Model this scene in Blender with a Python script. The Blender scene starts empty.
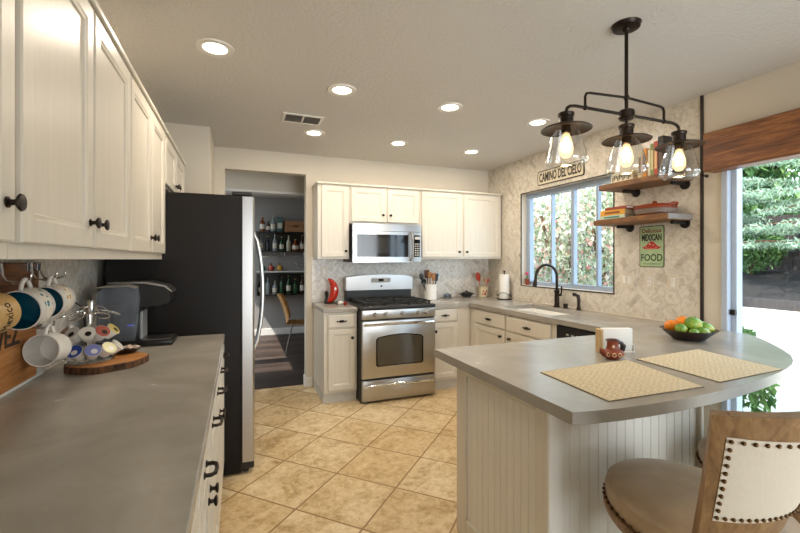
import bpy, bmesh, math, random
from mathutils import Vector, Matrix, Euler
C = bpy.context.scene.collection
PI = math.pi
random.seed(7)

# ------------------------------------------------------------------ camera, world, sun, large lights, exposure
scene = bpy.context.scene
cd = bpy.data.cameras.new('camera'); cam = bpy.data.objects.new('camera', cd); C.objects.link(cam)
cam.location = (0, 0, 1.385); cam.rotation_euler = (PI/2, 0, -math.radians(21.4))
cd.sensor_width = 36; cd.lens = 412/800*36; cd.shift_y = -7.2/800; cd.clip_start = .02; cd.clip_end = 200
scene.camera = cam
scene.view_settings.view_transform = 'Standard'; scene.view_settings.look = 'None'
scene.view_settings.gamma = 1; scene.view_settings.use_curve_mapping = False
scene.view_settings.exposure = 0.32

world = bpy.data.worlds.new('sky'); scene.world = world; world.use_nodes = True
wn = world.node_tree; bg = wn.nodes['Background']
bg.inputs[0].default_value = (.66, .83, 1.0, 1); bg.inputs[1].default_value = 5.0

def light(name, kind, loc, rot, energy, color=(1,1,1), **kw):
    d = bpy.data.lights.new(name, kind); d.energy = energy; d.color = color
    for k, v in kw.items(): setattr(d, k, v)
    o = bpy.data.objects.new(name, d); C.objects.link(o); o.location = loc; o.rotation_euler = rot
    return o
# sun stands high behind the house, so the patio next to the wall lies in shade
sun_dir = Vector((.50, .22, -.84)).normalized()
so = light('sun', 'SUN', (8, 6, 10), (0,0,0), 9.0, (1, .95, .88), angle=.01)
so.rotation_euler = sun_dir.to_track_quat('-Z', 'Y').to_euler()
# added fill light behind the camera, cool like daylight; no window is built
light('rear_fill', 'AREA', (1.9, -3.2, 1.25), (PI/2+.08, 0, -.06), 30, (.84, .92, 1.0), shape='RECTANGLE', size=2.6, size_y=2.2, spread=1.3)
# added low fill facing up, brightening the ceiling as a floor bounce would
light('ceiling_fill', 'AREA', (1.9, -2.2, .05), (PI, 0, 0), 52, (.92, .96, 1.0), shape='RECTANGLE', size=3.2, size_y=2.0)
# added dim fill for the dining room, from its unseen left side
light('dining_fill', 'AREA', (-2.15, 6.4, 1.4), (0, -PI/2, 0), 9, (1, .95, .88), shape='RECTANGLE', size=1.2, size_y=1.2)
# daylight entering through the window and the sliding door (just outside the panes, guiding the sky light)
p1 = light('window_portal', 'AREA', (3.16, 3.2375, 1.607), (0, PI/2, 0), 1, shape='RECTANGLE', size=1.03, size_y=1.24)
p2 = light('door_portal', 'AREA', (3.16, .73, 1.07), (0, PI/2, 0), 1, shape='RECTANGLE', size=2.14, size_y=2.06)
for p in (p1, p2): p.data.cycles.is_portal = True

# ------------------------------------------------------------------ helpers
def lin(h):
    h = h.lstrip('#'); v = [int(h[i:i+2], 16)/255 for i in (0, 2, 4)]
    return tuple(c/12.92 if c <= .04045 else ((c+.055)/1.055)**2.4 for c in v)

class MB:
    def __init__(s): s.bm = bmesh.new()
    def _new(s, verts, faces):
        vs = [s.bm.verts.new(v) for v in verts]
        for f in faces:
            try: s.bm.faces.new([vs[i] for i in f])
            except ValueError: pass
        return vs
    def box(s, x0, x1, y0, y1, z0, z1, bev=0, M=None, seg=1):
        b = bmesh.new()
        bmesh.ops.create_cube(b, size=1)
        for v in b.verts:
            v.co = Vector((x0+(v.co.x+.5)*(x1-x0), y0+(v.co.y+.5)*(y1-y0), z0+(v.co.z+.5)*(z1-z0)))
        if bev: bmesh.ops.bevel(b, geom=list(b.edges), offset=bev, segments=seg, affect='EDGES', profile=.5)
        s.merge(b, M); return s
    def merge(s, b, M=None):
        if M is not None: b.transform(M)
        m = bpy.data.meshes.new('t'); b.to_mesh(m); b.free(); s.bm.from_mesh(m); bpy.data.meshes.remove(m)
    def cyl(s, p0, p1, r0, r1=None, n=16):
        p0, p1 = Vector(p0), Vector(p1); r1 = r0 if r1 is None else r1
        q = (p1-p0).to_track_quat('Z', 'Y').to_matrix(); L = (p1-p0).length
        vs = []
        for (r, z) in ((r0, 0), (r1, L)):
            for i in range(n):
                a = 2*PI*i/n; vs.append(p0 + q @ Vector((r*math.cos(a), r*math.sin(a), z)))
        fs = [(i, (i+1) % n, n+(i+1) % n, n+i) for i in range(n)] + [tuple(range(n))[::-1], tuple(range(n, 2*n))]
        s._new(vs, fs); return s
    def lathe(s, prof, n=24, M=None, sx=1, sy=1):
        M = M or Matrix.Identity(4); vs = []; fs = []; rings = []
        for (r, z) in prof:
            if r < 1e-6: rings.append([len(vs)]); vs.append(M @ Vector((0, 0, z)))
            else:
                k = len(vs); rings.append(list(range(k, k+n)))
                for i in range(n):
                    a = 2*PI*i/n; vs.append(M @ Vector((sx*r*math.cos(a), sy*r*math.sin(a), z)))
        for A, B in zip(rings, rings[1:]):
            for i in range(n):
                j = (i+1) % n
                if len(A) == 1 and len(B) == 1: continue
                if len(A) == 1: fs.append((A[0], B[j], B[i]))
                elif len(B) == 1: fs.append((A[i], A[j], B[0]))
                else: fs.append((A[i], A[j], B[j], B[i]))
        s._new(vs, fs); return s
    def tube(s, pts, r, n=8, closed=False, radii=None):
        pts = [Vector(p) for p in pts]; m = len(pts); vs = []; fs = []
        up = None
        for i, p in enumerate(pts):
            if closed: t = pts[(i+1) % m]-pts[i-1]
            else: t = pts[min(i+1, m-1)]-pts[max(i-1, 0)]
            t.normalize()
            if up is None:
                up = t.orthogonal().normalized()
            else:
                up = (up - t*up.dot(t))
                if up.length < 1e-6: up = t.orthogonal()
                up.normalize()
            b = t.cross(up); rr = radii[i] if radii else r
            for k in range(n):
                a = 2*PI*k/n; vs.append(p+up*math.cos(a)*rr+b*math.sin(a)*rr)
        for i in range(m if closed else m-1):
            j = (i+1) % m
            for k in range(n):
                l = (k+1) % n; fs.append((i*n+k, i*n+l, j*n+l, j*n+k))
        if not closed: fs += [tuple(range(n))[::-1], tuple(range((m-1)*n, m*n))]
        s._new(vs, fs); return s
    def prism(s, poly, d0, d1, holes=(), plane='xy'):
        def mp(u, v, d): return {'xy': (u, v, d), 'xz': (u, d, v), 'yz': (d, u, v)}[plane]
        b = bmesh.new(); es = []
        for lp in [poly]+list(holes):
            vs = [b.verts.new(mp(u, v, d0)) for u, v in lp]
            es += [b.edges.new((vs[i], vs[(i+1) % len(vs)])) for i in range(len(vs))]
        bmesh.ops.triangle_fill(b, use_beauty=True, use_dissolve=False, edges=es)
        g = bmesh.ops.extrude_face_region(b, geom=list(b.faces))
        off = Vector(mp(0, 0, d1-d0))
        for e in g['geom']:
            if isinstance(e, bmesh.types.BMVert): e.co += off
        bmesh.ops.recalc_face_normals(b, faces=list(b.faces))
        s.merge(b); return s
    def ball(s, c, r, sc=(1, 1, 1), u=16, v=10, M=None):
        b = bmesh.new(); bmesh.ops.create_uvsphere(b, u_segments=u, v_segments=v, radius=r)
        for q in b.verts: q.co = Vector((q.co.x*sc[0], q.co.y*sc[1], q.co.z*sc[2]))
        if M is not None: b.transform(M)
        for q in b.verts: q.co += Vector(c)
        s.merge(b); return s
    def panel(s, w, h, t, loops):
        """door or drawer slab in local (u,v,w): loops = [(inset, depth)...] from the rim to the field"""
        vs = []; fs = []
        L = [(0, 0)]+loops
        for ins, d in L: vs += [(ins, ins, d), (w-ins, ins, d), (w-ins, h-ins, d), (ins, h-ins, d)]
        for k in range(len(L)-1):
            for i in range(4):
                j = (i+1) % 4; fs.append((4*k+i, 4*k+j, 4*k+4+j, 4*k+4+i))
        m = 4*(len(L)-1); fs += [(m, m+1, m+2, m+3), (3, 2, 1, 0)]
        s._new(vs, fs); return s
    def xf(s, M): s.bm.transform(M); return s
    def build(s, name, mat, parent=None, world=False, smooth=True, ang=35):
        bmesh.ops.recalc_face_normals(s.bm, faces=list(s.bm.faces)) if not getattr(s, 'raw', False) else None
        if world and parent:
            o = parent; off = Vector((0, 0, 0))
            while o: off += o.location; o = o.parent
            bmesh.ops.translate(s.bm, verts=list(s.bm.verts), vec=-off)
        if smooth:
            s.bm.normal_update()
            for f in s.bm.faces: f.smooth = True
            ca = math.radians(ang)
            for e in s.bm.edges:
                if len(e.link_faces) == 2 and e.calc_face_angle(0) > ca: e.smooth = False
        me = bpy.data.meshes.new(name); s.bm.to_mesh(me); s.bm.free()
        if mat: me.materials.append(mat)
        o = bpy.data.objects.new(name, me); C.objects.link(o)
        if parent: o.parent = parent
        return o

def frame(O, U, V, W):
    M = Matrix.Identity(4)
    for i in range(3):
        M[i][0] = U[i]; M[i][1] = V[i]; M[i][2] = W[i]; M[i][3] = O[i]
    return M
FX = lambda o: frame(o, (0,1,0), (0,0,1), (1,0,0))      # faces +x
FY = lambda o: frame(o, (1,0,0), (0,0,1), (0,-1,0))     # faces -y
FMX = lambda o: frame(o, (0,-1,0), (0,0,1), (-1,0,0))   # faces -x
def T(x, y, z): return Matrix.Translation((x, y, z))
def RZ(a): return Matrix.Rotation(a, 4, 'Z')
def RX(a): return Matrix.Rotation(a, 4, 'X')
def RY(a): return Matrix.Rotation(a, 4, 'Y')

def tag(o, label, cat, group=None):
    o['label'] = label; o['category'] = cat
    if group: o['group'] = group
    return o
def thing(name, label, cat, loc=(0,0,0), rot=0, group=None):
    o = bpy.data.objects.new(name, None); C.objects.link(o); o.empty_display_size = .05
    o.location = loc
    o.rotation_euler = (0, 0, rot) if not isinstance(rot, (tuple, Euler)) else rot
    return tag(o, label, cat, group)
def struct(name, mb, mat, **k):
    o = mb.build(name, mat, **k); o['kind'] = 'structure'; return o
def kids(o): return [c for c in bpy.data.objects if c.parent == o]
def dup(o, loc, rot=None, label=None, group=None, parent=None):
    c = o.copy(); C.objects.link(c)
    if parent: c.parent = parent
    else:
        c.location = loc
        if rot is not None: c.rotation_euler = (0, 0, rot) if not isinstance(rot, (tuple, Euler)) else rot
    if label: c['label'] = label
    if group: c['group'] = group
    for ch in kids(o): dup(ch, None, parent=c)
    return c
def text_mb(txt, size, depth=.0006, sx=1, align='CENTER', bold=0):
    cu = bpy.data.curves.new('t', 'FONT'); cu.body = txt; cu.size = size; cu.extrude = depth; cu.offset = bold
    cu.align_x = align; cu.align_y = 'CENTER'; cu.resolution_u = 3
    ob = bpy.data.objects.new('t', cu); C.objects.link(ob)
    bpy.context.view_layer.update()
    me = bpy.data.meshes.new_from_object(ob.evaluated_get(bpy.context.evaluated_depsgraph_get()))
    m = MB(); m.bm.from_mesh(me); bpy.data.objects.remove(ob); bpy.data.meshes.remove(me)
    if sx != 1: m.xf(Matrix.Diagonal((sx, 1, 1, 1)))
    return m
def join(mbs):
    m = mbs[0]
    for b in mbs[1:]: m.merge(b.bm)
    return m

# ------------------------------------------------------------------ materials
class NT:
    def __init__(s, name):
        s.m = bpy.data.materials.new(name); s.m.use_nodes = True; s.t = s.m.node_tree; s.n = s.t.nodes; s.l = s.t.links
        s.b = s.n['Principled BSDF']; s.out = s.n['Material Output']
    def node(s, typ, **kw):
        n = s.n.new(typ)
        for k, v in kw.items(): setattr(n, k, v)
        return n
    def link(s, a, b): s.l.new(a, b)
    def setin(s, sock, v):
        if hasattr(v, 'is_output') or isinstance(v, bpy.types.NodeSocket): s.link(v, sock)
        else: sock.default_value = v
    def math(s, op, a, b=0.0, c=None):
        n = s.node('ShaderNodeMath', operation=op); s.setin(n.inputs[0], a); s.setin(n.inputs[1], b)
        if c is not None: s.setin(n.inputs[2], c)
        return n.outputs[0]
    def coord(s, which='Object'): return s.node('ShaderNodeTexCoord').outputs[which]
    def mapping(s, scale=(1,1,1), rot=(0,0,0), loc=(0,0,0), which='Object'):
        m = s.node('ShaderNodeMapping'); s.link(s.coord(which), m.inputs[0])
        m.inputs['Scale'].default_value = scale; m.inputs['Rotation'].default_value = rot; m.inputs['Location'].default_value = loc
        return m.outputs[0]
    def noise(s, vec, scale, detail=4, rough=.55, dist=0):
        n = s.node('ShaderNodeTexNoise'); s.link(vec, n.inputs['Vector'])
        n.inputs['Scale'].default_value = scale; n.inputs['Detail'].default_value = detail
        n.inputs['Roughness'].default_value = rough; n.inputs['Distortion'].default_value = dist
        return n.outputs['Fac']
    def ramp(s, fac, stops):
        r = s.node('ShaderNodeValToRGB'); s.link(fac, r.inputs[0]); e = r.color_ramp.elements
        while len(e) < len(stops): e.new(.5)
        for el, (p, c) in zip(e, stops): el.position = p; el.color = (*c, 1) if len(c) == 3 else c
        return r.outputs[0]
    def mix(s, fac, a, b, blend='MIX'):
        n = s.node('ShaderNodeMix', data_type='RGBA', blend_type=blend)
        s.setin(n.inputs[0], fac)
        for i, v in ((6, a), (7, b)):
            if isinstance(v, tuple): n.inputs[i].default_value = (*v, 1) if len(v) == 3 else v
            else: s.link(v, n.inputs[i])
        return n.outputs[2]
    def bump(s, h, strength=.3, dist=.002):
        b = s.node('ShaderNodeBump'); b.inputs['Strength'].default_value = strength; b.inputs['Distance'].default_value = dist
        s.link(h, b.inputs['Height']); s.link(b.outputs[0], s.b.inputs['Normal'])
    def set(s, color=None, rough=None, metal=None, spec=None, **kw):
        for k, v in (('Base Color', color), ('Roughness', rough), ('Metallic', metal), ('Specular IOR Level', spec)):
            if v is None: continue
            if isinstance(v, tuple): v = (*v, 1) if len(v) == 3 else v
            s.setin(s.b.inputs[k], v)
        for k, v in kw.items(): s.setin(s.b.inputs[k.replace('_', ' ')], v)
        return s.m

def plain(name, col, rough=.5, metal=0, spec=.5, var=.06, scale=18, bump=0, **kw):
    t = NT(name); c = lin(col) if isinstance(col, str) else col
    f = t.noise(t.coord(), scale)
    lo = tuple(max(0, x*(1-var)) for x in c); hi = tuple(min(1, x*(1+var)) for x in c)
    t.set(t.ramp(f, [(.3, lo), (.7, hi)]), rough, metal, spec, **kw)
    if bump: t.bump(t.noise(t.coord(), scale*6), bump, .001)
    return t.m

def wood(name, dark, mid, lite, axis='y', scale=1.0, rough=.5, ring=9, knot=0):
    t = NT(name); sc = {'x': (1.2, 14, 14), 'y': (14, 1.2, 14), 'z': (14, 14, 1.2)}[axis]
    v = t.mapping(tuple(a*scale for a in sc))
    f = t.noise(v, 1.6, 8, .65, 1.2); g = t.noise(v, 7, 4, .6, .3)
    h = t.math('ADD', t.math('MULTIPLY', f, .72), t.math('MULTIPLY', g, .28))
    c = t.ramp(h, [(.32, lin(dark)), (.5, lin(mid)), (.68, lin(lite))])
    t.set(c, rough); t.bump(g, .25, .001); return t.m

M = {}
def mk():
    # painted cabinets: cream, semi-gloss, faint brush marks
    t = NT('cabinet_paint'); f = t.noise(t.mapping((40, 40, 2.5)), 1.5, 3)
    t.set(t.ramp(f, [(.3, lin('#cfc8ba')), (.7, lin('#d5cec0'))]), .36, 0, .42); t.bump(f, .03, .001); M['cab'] = t.m
    t = NT('painted_trim'); t.set(lin('#e6e3dc'), .4); M['trim'] = t.m
    M['window_frame'] = plain('backlit_white_vinyl', '#98a7bb', .35, var=.02)  # white vinyl; its backlit shade is put into the grey-blue colour
    M['white_frame'] = plain('white_vinyl', '#b4c0d0', .35, var=.02)  # door frame, same vinyl with a paler backlit tint in its colour
    # drywall
    t = NT('drywall'); f = t.noise(t.coord(), 60, 5)
    t.set(t.ramp(t.noise(t.coord(), 2), [(.3, lin('#d2c9b9')), (.7, lin('#d6cdbd'))]), .85, 0, .2); t.bump(f, .15, .003); M['wall'] = t.m
    t = NT('ceiling_texture'); f = t.noise(t.coord(), 55, 6, .6)
    t.set(lin('#d3cfc8'), .9, 0, .2); t.bump(t.ramp(f, [(.4, (0,0,0)), (.62, (1,1,1))]), .5, .005); M['ceil'] = t.m
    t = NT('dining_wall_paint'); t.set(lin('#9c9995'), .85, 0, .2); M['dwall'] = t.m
    # travertine laid at 45 degrees
    t = NT('travertine'); S = .42
    co = t.node('ShaderNodeSeparateXYZ'); t.link(t.coord(), co.inputs[0]); x, y = co.outputs[0], co.outputs[1]
    r2 = 2**.5
    a = t.math('DIVIDE', t.math('SUBTRACT', t.math('DIVIDE', t.math('ADD', x, y), r2), .18), S)
    b = t.math('DIVIDE', t.math('SUBTRACT', t.math('DIVIDE', t.math('SUBTRACT', y, x), r2), .183), S)
    ia, ib = t.math('FLOOR', a), t.math('FLOOR', b)
    cid = t.node('ShaderNodeCombineXYZ'); t.link(ia, cid.inputs[0]); t.link(ib, cid.inputs[1])
    wn_ = t.node('ShaderNodeTexWhiteNoise', noise_dimensions='3D'); t.link(cid.outputs[0], wn_.inputs['Vector'])
    off = t.node('ShaderNodeVectorMath', operation='SCALE'); t.link(wn_.outputs['Color'], off.inputs[0]); off.inputs['Scale'].default_value = 9
    va = t.node('ShaderNodeVectorMath', operation='ADD'); t.link(t.coord(), va.inputs[0]); t.link(off.outputs[0], va.inputs[1])
    n1 = t.noise(va.outputs[0], 4.5, 8, .62, 1.2); n2 = t.noise(va.outputs[0], 26, 6, .65, .6)
    h = t.math('ADD', t.math('MULTIPLY', n1, .5), t.math('MULTIPLY', n2, .5))
    stone = t.ramp(h, [(.32, lin('#94774c')), (.42, lin('#bca276')), (.5, lin('#d3bc93')), (.62, lin('#e4d3b0'))])
    tint = t.ramp(wn_.outputs['Value'], [(0, lin('#efe6d8')), (1, (1, 1, 1))])
    stone = t.mix(1.0, stone, tint, 'MULTIPLY')
    pit = t.ramp(t.noise(va.outputs[0], 75, 3, .6, .8), [(.30, (0,0,0)), (.37, (1,1,1))])
    stone = t.mix(t.math('MULTIPLY', t.math('SUBTRACT', 1, pit), .55), stone, lin('#7d5d38'))
    fa, fb = t.math('FRACT', a), t.math('FRACT', b)
    d = t.math('MINIMUM', t.math('MINIMUM', fa, t.math('SUBTRACT', 1, fa)), t.math('MINIMUM', fb, t.math('SUBTRACT', 1, fb)))
    g = t.ramp(d, [(.009, (1,1,1)), (.014, (0,0,0))])
    t.set(t.mix(g, stone, lin('#8f6f47')), t.math('ADD', .30, t.math('MULTIPLY', g, .4)), 0, .45)
    t.bump(t.math('SUBTRACT', t.math('MULTIPLY', pit, .3), g), .25, .003); M['travertine'] = t.m
    # herringbone marble: tile n:1 laid at 45 degrees
    for nm, (iu, iv) in {'marble_side': (1, 2), 'marble_back': (0, 2), 'marble_left': (1, 2)}.items():
        t = NT(nm); co = t.node('ShaderNodeSeparateXYZ'); t.link(t.coord(), co.inputs[0]); u, v = co.outputs[iu], co.outputs[iv]
        W = .045; N = 3
        a = t.math('DIVIDE', t.math('ADD', u, v), r2*W); b = t.math('DIVIDE', t.math('SUBTRACT', v, u), r2*W)
        i, j = t.math('FLOOR', a), t.math('FLOOR', b)
        k = t.math('FLOORED_MODULO', t.math('SUBTRACT', i, j), 2*N)
        hz = t.math('LESS_THAN', k, N-.5)
        fa, fb = t.math('FRACT', a), t.math('FRACT', b)
        kv = t.math('SUBTRACT', 2*N-1, k)
        def sel(p, q): return t.math('ADD', t.math('MULTIPLY', hz, p), t.math('MULTIPLY', t.math('SUBTRACT', 1, hz), q))
        lu = sel(t.math('ADD', fa, k), t.math('ADD', fb, kv)); lv = sel(fb, fa)
        idx = sel(t.math('SUBTRACT', i, k), t.math('ADD', i, .5)); idy = sel(j, t.math('SUBTRACT', j, kv))
        cid = t.node('ShaderNodeCombineXYZ'); t.link(idx, cid.inputs[0]); t.link(idy, cid.inputs[1])
        wn_ = t.node('ShaderNodeTexWhiteNoise', noise_dimensions='3D'); t.link(cid.outputs[0], wn_.inputs['Vector'])
        d = t.math('MINIMUM', t.math('MINIMUM', lu, t.math('SUBTRACT', N, lu)), t.math('MINIMUM', lv, t.math('SUBTRACT', 1, lv)))
        g = t.ramp(d, [(.03, (1,1,1)), (.07, (0,0,0))])
        pal = ('#bdb4a6', '#d0c8ba', '#d8d1c4', '#dcd5c9') if nm == 'marble_side' else ('#c6c1b8', '#dad6ce', '#e2deD7', '#e6e3dc')  # lighter palette on back and left tiles stands in for under-cabinet light
        c = t.ramp(wn_.outputs['Value'], [(p, lin(q)) for p, q in zip((0, .06, .5, 1), pal)])
        vein = t.ramp(t.noise(t.coord(), 13, 6, .6, 1.8), [(.40, lin('#d3ccc0')), (.5, (1,1,1)), (.6, (1,1,1))])
        c = t.mix(.6, c, vein, 'MULTIPLY')
        t.set(t.mix(g, c, lin('#cbc2b2')), .3, 0, .45); t.bump(t.math('SUBTRACT', 1, g), .07, .002); M[nm] = t.m
    # grey concrete-look counter
    t = NT('grey_concrete'); f = t.noise(t.coord(), 3.2, 6, .6, .8)
    t.set(t.ramp(f, [(.3, lin('#908a80')), (.55, lin('#9d978d')), (.75, lin('#a8a298'))]), t.math('ADD', .19, t.math('MULTIPLY', f, .12)), 0, .5); M['counter'] = t.m
    t = NT('stainless'); f = t.noise(t.mapping((2, 2, 160)), 2, 3)
    t.set(t.ramp(f, [(.3, (.445,.435,.42)), (.7, (.475,.465,.45))]), t.math('ADD', .27, t.math('MULTIPLY', f, .03)), 1); M['steel'] = t.m
    M['chrome'] = plain('chrome', (.75,.75,.74), .12, 1, var=.03)
    M['black_gloss'] = plain('black_glass', '#0a0a0b', .08, var=.1)
    M['oven_glass'] = plain('oven_glass', '#4a4336', .08, var=.1)  # brownish base colour carries the floor's reflection
    M['black'] = plain('black_enamel', '#16130f', .38, var=.1, bump=.05)
    M['fridge_black'] = plain('black_textured_steel', '#15100c', .42, 0, .22, var=.1, bump=.1, scale=30)
    M['iron'] = plain('cast_iron', '#1b1917', .6, .2, var=.2)
    M['bronze'] = plain('oil_rubbed_bronze', '#2d241d', .38, .75, var=.2)
    M['plinth'] = plain('grey_toe_kick', '#bdb9b0', .5)
    M['beam'] = wood('stained_beam', '#452611', '#784721', '#a87440', 'y', 1.1, .45)
    M['shelfwood'] = wood('shelf_wood', '#472a15', '#704924', '#96693a', 'y', 1.6, .5)
    M['shelfend'] = plain('daylit_end_grey', '#7d7872', .6, var=.2)  # grey stands in for door daylight on the brown shelf ends
    M['stoolwood'] = wood('weathered_oak', '#5c4128', '#80603c', '#9a7b54', 'z', 1.3, .5)
    M['boardwood'] = wood('rustic_board', '#3f2413', '#6d4223', '#8f5d34', 'y', 1.5, .55)
    M['boardlite'] = wood('pine_board', '#7b4a22', '#a56d38', '#bf8a50', 'y', 1.2, .55)
    M['slabtop'] = wood('slab_face', '#8a552b', '#b97d45', '#d29c62', 'x', 1.0, .45)
    t = NT('tree_bark'); f = t.noise(t.mapping((30, 30, 8)), 2, 6)
    t.set(t.ramp(f, [(.35, lin('#2c1a0f')), (.6, lin('#6d4727')), (.75, lin('#8e6237'))]), .8); t.bump(f, .8, .006); M['bark'] = t.m
    t = NT('linen'); w1 = t.node('ShaderNodeTexWave', wave_type='BANDS', bands_direction='X'); w1.inputs['Scale'].default_value = 260
    w2 = t.node('ShaderNodeTexWave', wave_type='BANDS', bands_direction='Z'); w2.inputs['Scale'].default_value = 260
    for w in (w1, w2): t.link(t.coord(), w.inputs['Vector'])
    f = t.math('MULTIPLY', t.math('ADD', w1.outputs['Fac'], w2.outputs['Fac']), .5); n = t.noise(t.mapping((60, 60, 8)), 3, 3)
    t.set(t.mix(n, lin('#c6bcaa'), lin('#d3cab9')), .85, 0, .2); t.bump(f, .2, .001); M['linen'] = t.m
    t = NT('seat_leather'); f = t.noise(t.coord(), 9, 5)
    t.set(t.ramp(f, [(.3, lin('#a08a70')), (.7, lin('#b39c80'))]), .5, 0, .4); t.bump(t.noise(t.coord(), 160), .1, .001); M['seat'] = t.m
    t = NT('placemat_weave'); ck = t.node('ShaderNodeTexChecker'); t.link(t.mapping((60, 90, 1)), ck.inputs['Vector']); ck.inputs['Scale'].default_value = 1
    f = t.noise(t.mapping((45, 130, 1)), 1.5, 3)
    c = t.ramp(f, [(.3, lin('#ac9a78')), (.5, lin('#cfbf9f')), (.72, lin('#e6dcc4'))])
    c = t.mix(t.math('MULTIPLY', ck.outputs['Fac'], .25), c, lin('#a59473'))
    t.set(c, .8, 0, .2); t.bump(f, .6, .002); M['mat'] = t.m
    M['mat_edge'] = plain('placemat_edge', '#7d6f55', .8)
    t = NT('bead_paint'); t.set(lin('#ddd9cf'), .35); M['bead'] = t.m
    M['ceramic'] = plain('white_ceramic', '#e6e2da', .2, var=.02)
    M['ivory'] = plain('ivory_plastic', '#d9cfbd', .4, var=.03)
    M['sink'] = plain('white_sink', '#efece6', .2, var=.02)
    M['paper'] = plain('paper_white', '#efede8', .9, var=.02)
    M['terracotta'] = plain('terracotta', '#84381a', .42, var=.18)
    M['teal'] = plain('teal_glaze', '#12566a', .15, var=.15)
    M['red'] = plain('red_glaze', '#b92713', .2, var=.15)
    M['darkbowl'] = plain('dark_wood_bowl', '#2a1812', .3, var=.3)
    M['orange'] = plain('orange_peel', '#e5820f', .45, bump=.4, scale=22)
    t = NT('mango_skin'); f = t.noise(t.coord(), 14, 3)
    t.set(t.ramp(f, [(.35, lin('#41772a')), (.55, lin('#7c9f38')), (.72, lin('#c2aa3c'))]), .35); M['mango'] = t.m
    M['gold'] = plain('antique_brass', '#5b4327', .35, .9)
    M['green_leaf'] = plain('leaf_green', '#3f6a2c', .6, var=.5, scale=8)
    M['white_paint'] = plain('white_sign_paint', '#d9ceb4', .6, var=.06)
    M['ink'] = plain('black_ink', '#1a1614', .6)
    M['black_trim'] = plain('dark_bronze_edge', '#241a14', .4)
    M['dark_floor'] = None
    t = NT('dark_plank_floor'); co = t.node('ShaderNodeSeparateXYZ'); t.link(t.coord(), co.inputs[0])
    yb = t.math('DIVIDE', co.outputs[1], .12); fl = t.math('FLOOR', yb); fr = t.math('FRACT', yb)
    wn_ = t.node('ShaderNodeTexWhiteNoise', noise_dimensions='1D'); t.link(fl, wn_.inputs['W'])
    f = t.noise(t.mapping((2, 26, 1)), 2, 5)
    c = t.ramp(t.math('ADD', t.math('MULTIPLY', f, .6), t.math('MULTIPLY', wn_.outputs['Value'], .4)), [(.3, lin('#2a211c')), (.7, lin('#4a3d36'))])
    g = t.ramp(fr, [(.02, (1,1,1)), (.05, (0,0,0))])
    t.set(t.mix(g, c, lin('#16110e')), .5, 0, .3); M['dark_floor'] = t.m
    # thin glass
    def glass(nm, tint, lo, hi):
        t = NT(nm); t.n.remove(t.b)
        tr = t.node('ShaderNodeBsdfTransparent'); tr.inputs[0].default_value = (*tint, 1)
        gl = t.node('ShaderNodeBsdfGlossy'); gl.inputs['Roughness'].default_value = .03
        lw = t.node('ShaderNodeLayerWeight'); lw.inputs[0].default_value = .35
        mp = t.node('ShaderNodeMapRange'); t.link(lw.outputs['Facing'], mp.inputs[0]); mp.inputs[3].default_value = lo; mp.inputs[4].default_value = hi
        mx = t.node('ShaderNodeMixShader'); t.link(mp.outputs[0], mx.inputs[0]); t.link(tr.outputs[0], mx.inputs[1]); t.link(gl.outputs[0], mx.inputs[2])
        t.link(mx.outputs[0], t.out.inputs['Surface']); M[nm] = t.m
    glass('pane_glass', (.97, .99, .99), .01, .12)
    glass('shade_glass', (.95, .95, .94), .07, .6)
    glass('smoke_glass', (.42, .46, .52), .05, .5)
    glass('bottle_glass', (.30, .34, .30), .06, .5)
    t = NT('tank_plastic'); t.n.remove(t.b)
    tr = t.node('ShaderNodeBsdfTransparent'); tr.inputs[0].default_value = (.62, .67, .74, 1)
    df = t.node('ShaderNodeBsdfDiffuse'); df.inputs[0].default_value = (.20, .23, .27, 1)
    gl = t.node('ShaderNodeBsdfGlossy'); gl.inputs['Roughness'].default_value = .12
    m1 = t.node('ShaderNodeMixShader'); m1.inputs[0].default_value = .5; t.link(tr.outputs[0], m1.inputs[1]); t.link(df.outputs[0], m1.inputs[2])
    m2 = t.node('ShaderNodeMixShader'); m2.inputs[0].default_value = .12; t.link(m1.outputs[0], m2.inputs[1]); t.link(gl.outputs[0], m2.inputs[2])
    t.link(m2.outputs[0], t.out.inputs['Surface']); M['tank'] = t.m
    def emit(nm, col, st):
        t = NT(nm); t.set((0,0,0), 1); t.b.inputs['Emission Color'].default_value = (*col, 1); t.b.inputs['Emission Strength'].default_value = st; M[nm] = t.m
    emit('lamp_diffuser', (1, .88, .70), 12)
    emit('filament', (1, .62, .24), 60)
    emit('blue_led', (.1, .15, 1), 1.2)
    t = NT('bulb_glass'); t.n.remove(t.b)
    tr = t.node('ShaderNodeBsdfTransparent'); tr.inputs[0].default_value = (1, .93, .78, 1)
    em = t.node('ShaderNodeEmission'); em.inputs[0].default_value = (1, .72, .36, 1); em.inputs[1].default_value = 3.2
    mx = t.node('ShaderNodeMixShader'); mx.inputs[0].default_value = .30
    t.link(tr.outputs[0], mx.inputs[1]); t.link(em.outputs[0], mx.inputs[2]); t.link(mx.outputs[0], t.out.inputs['Surface']); M['bulb'] = t.m
    # outdoors
    M['patio'] = plain('patio_concrete', '#a8a298', .9, var=.08, scale=3)
    M['mulch'] = plain('mulch', '#1d1715', .95, var=.4, scale=9, bump=.6)  # colour darkened to carry the shade of the trees
    M['fence'] = wood('fence_boards', '#292221', '#352d2b', '#433936', 'z', .7, .8)  # dark brown boards, darkened further to carry tree shade
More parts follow.
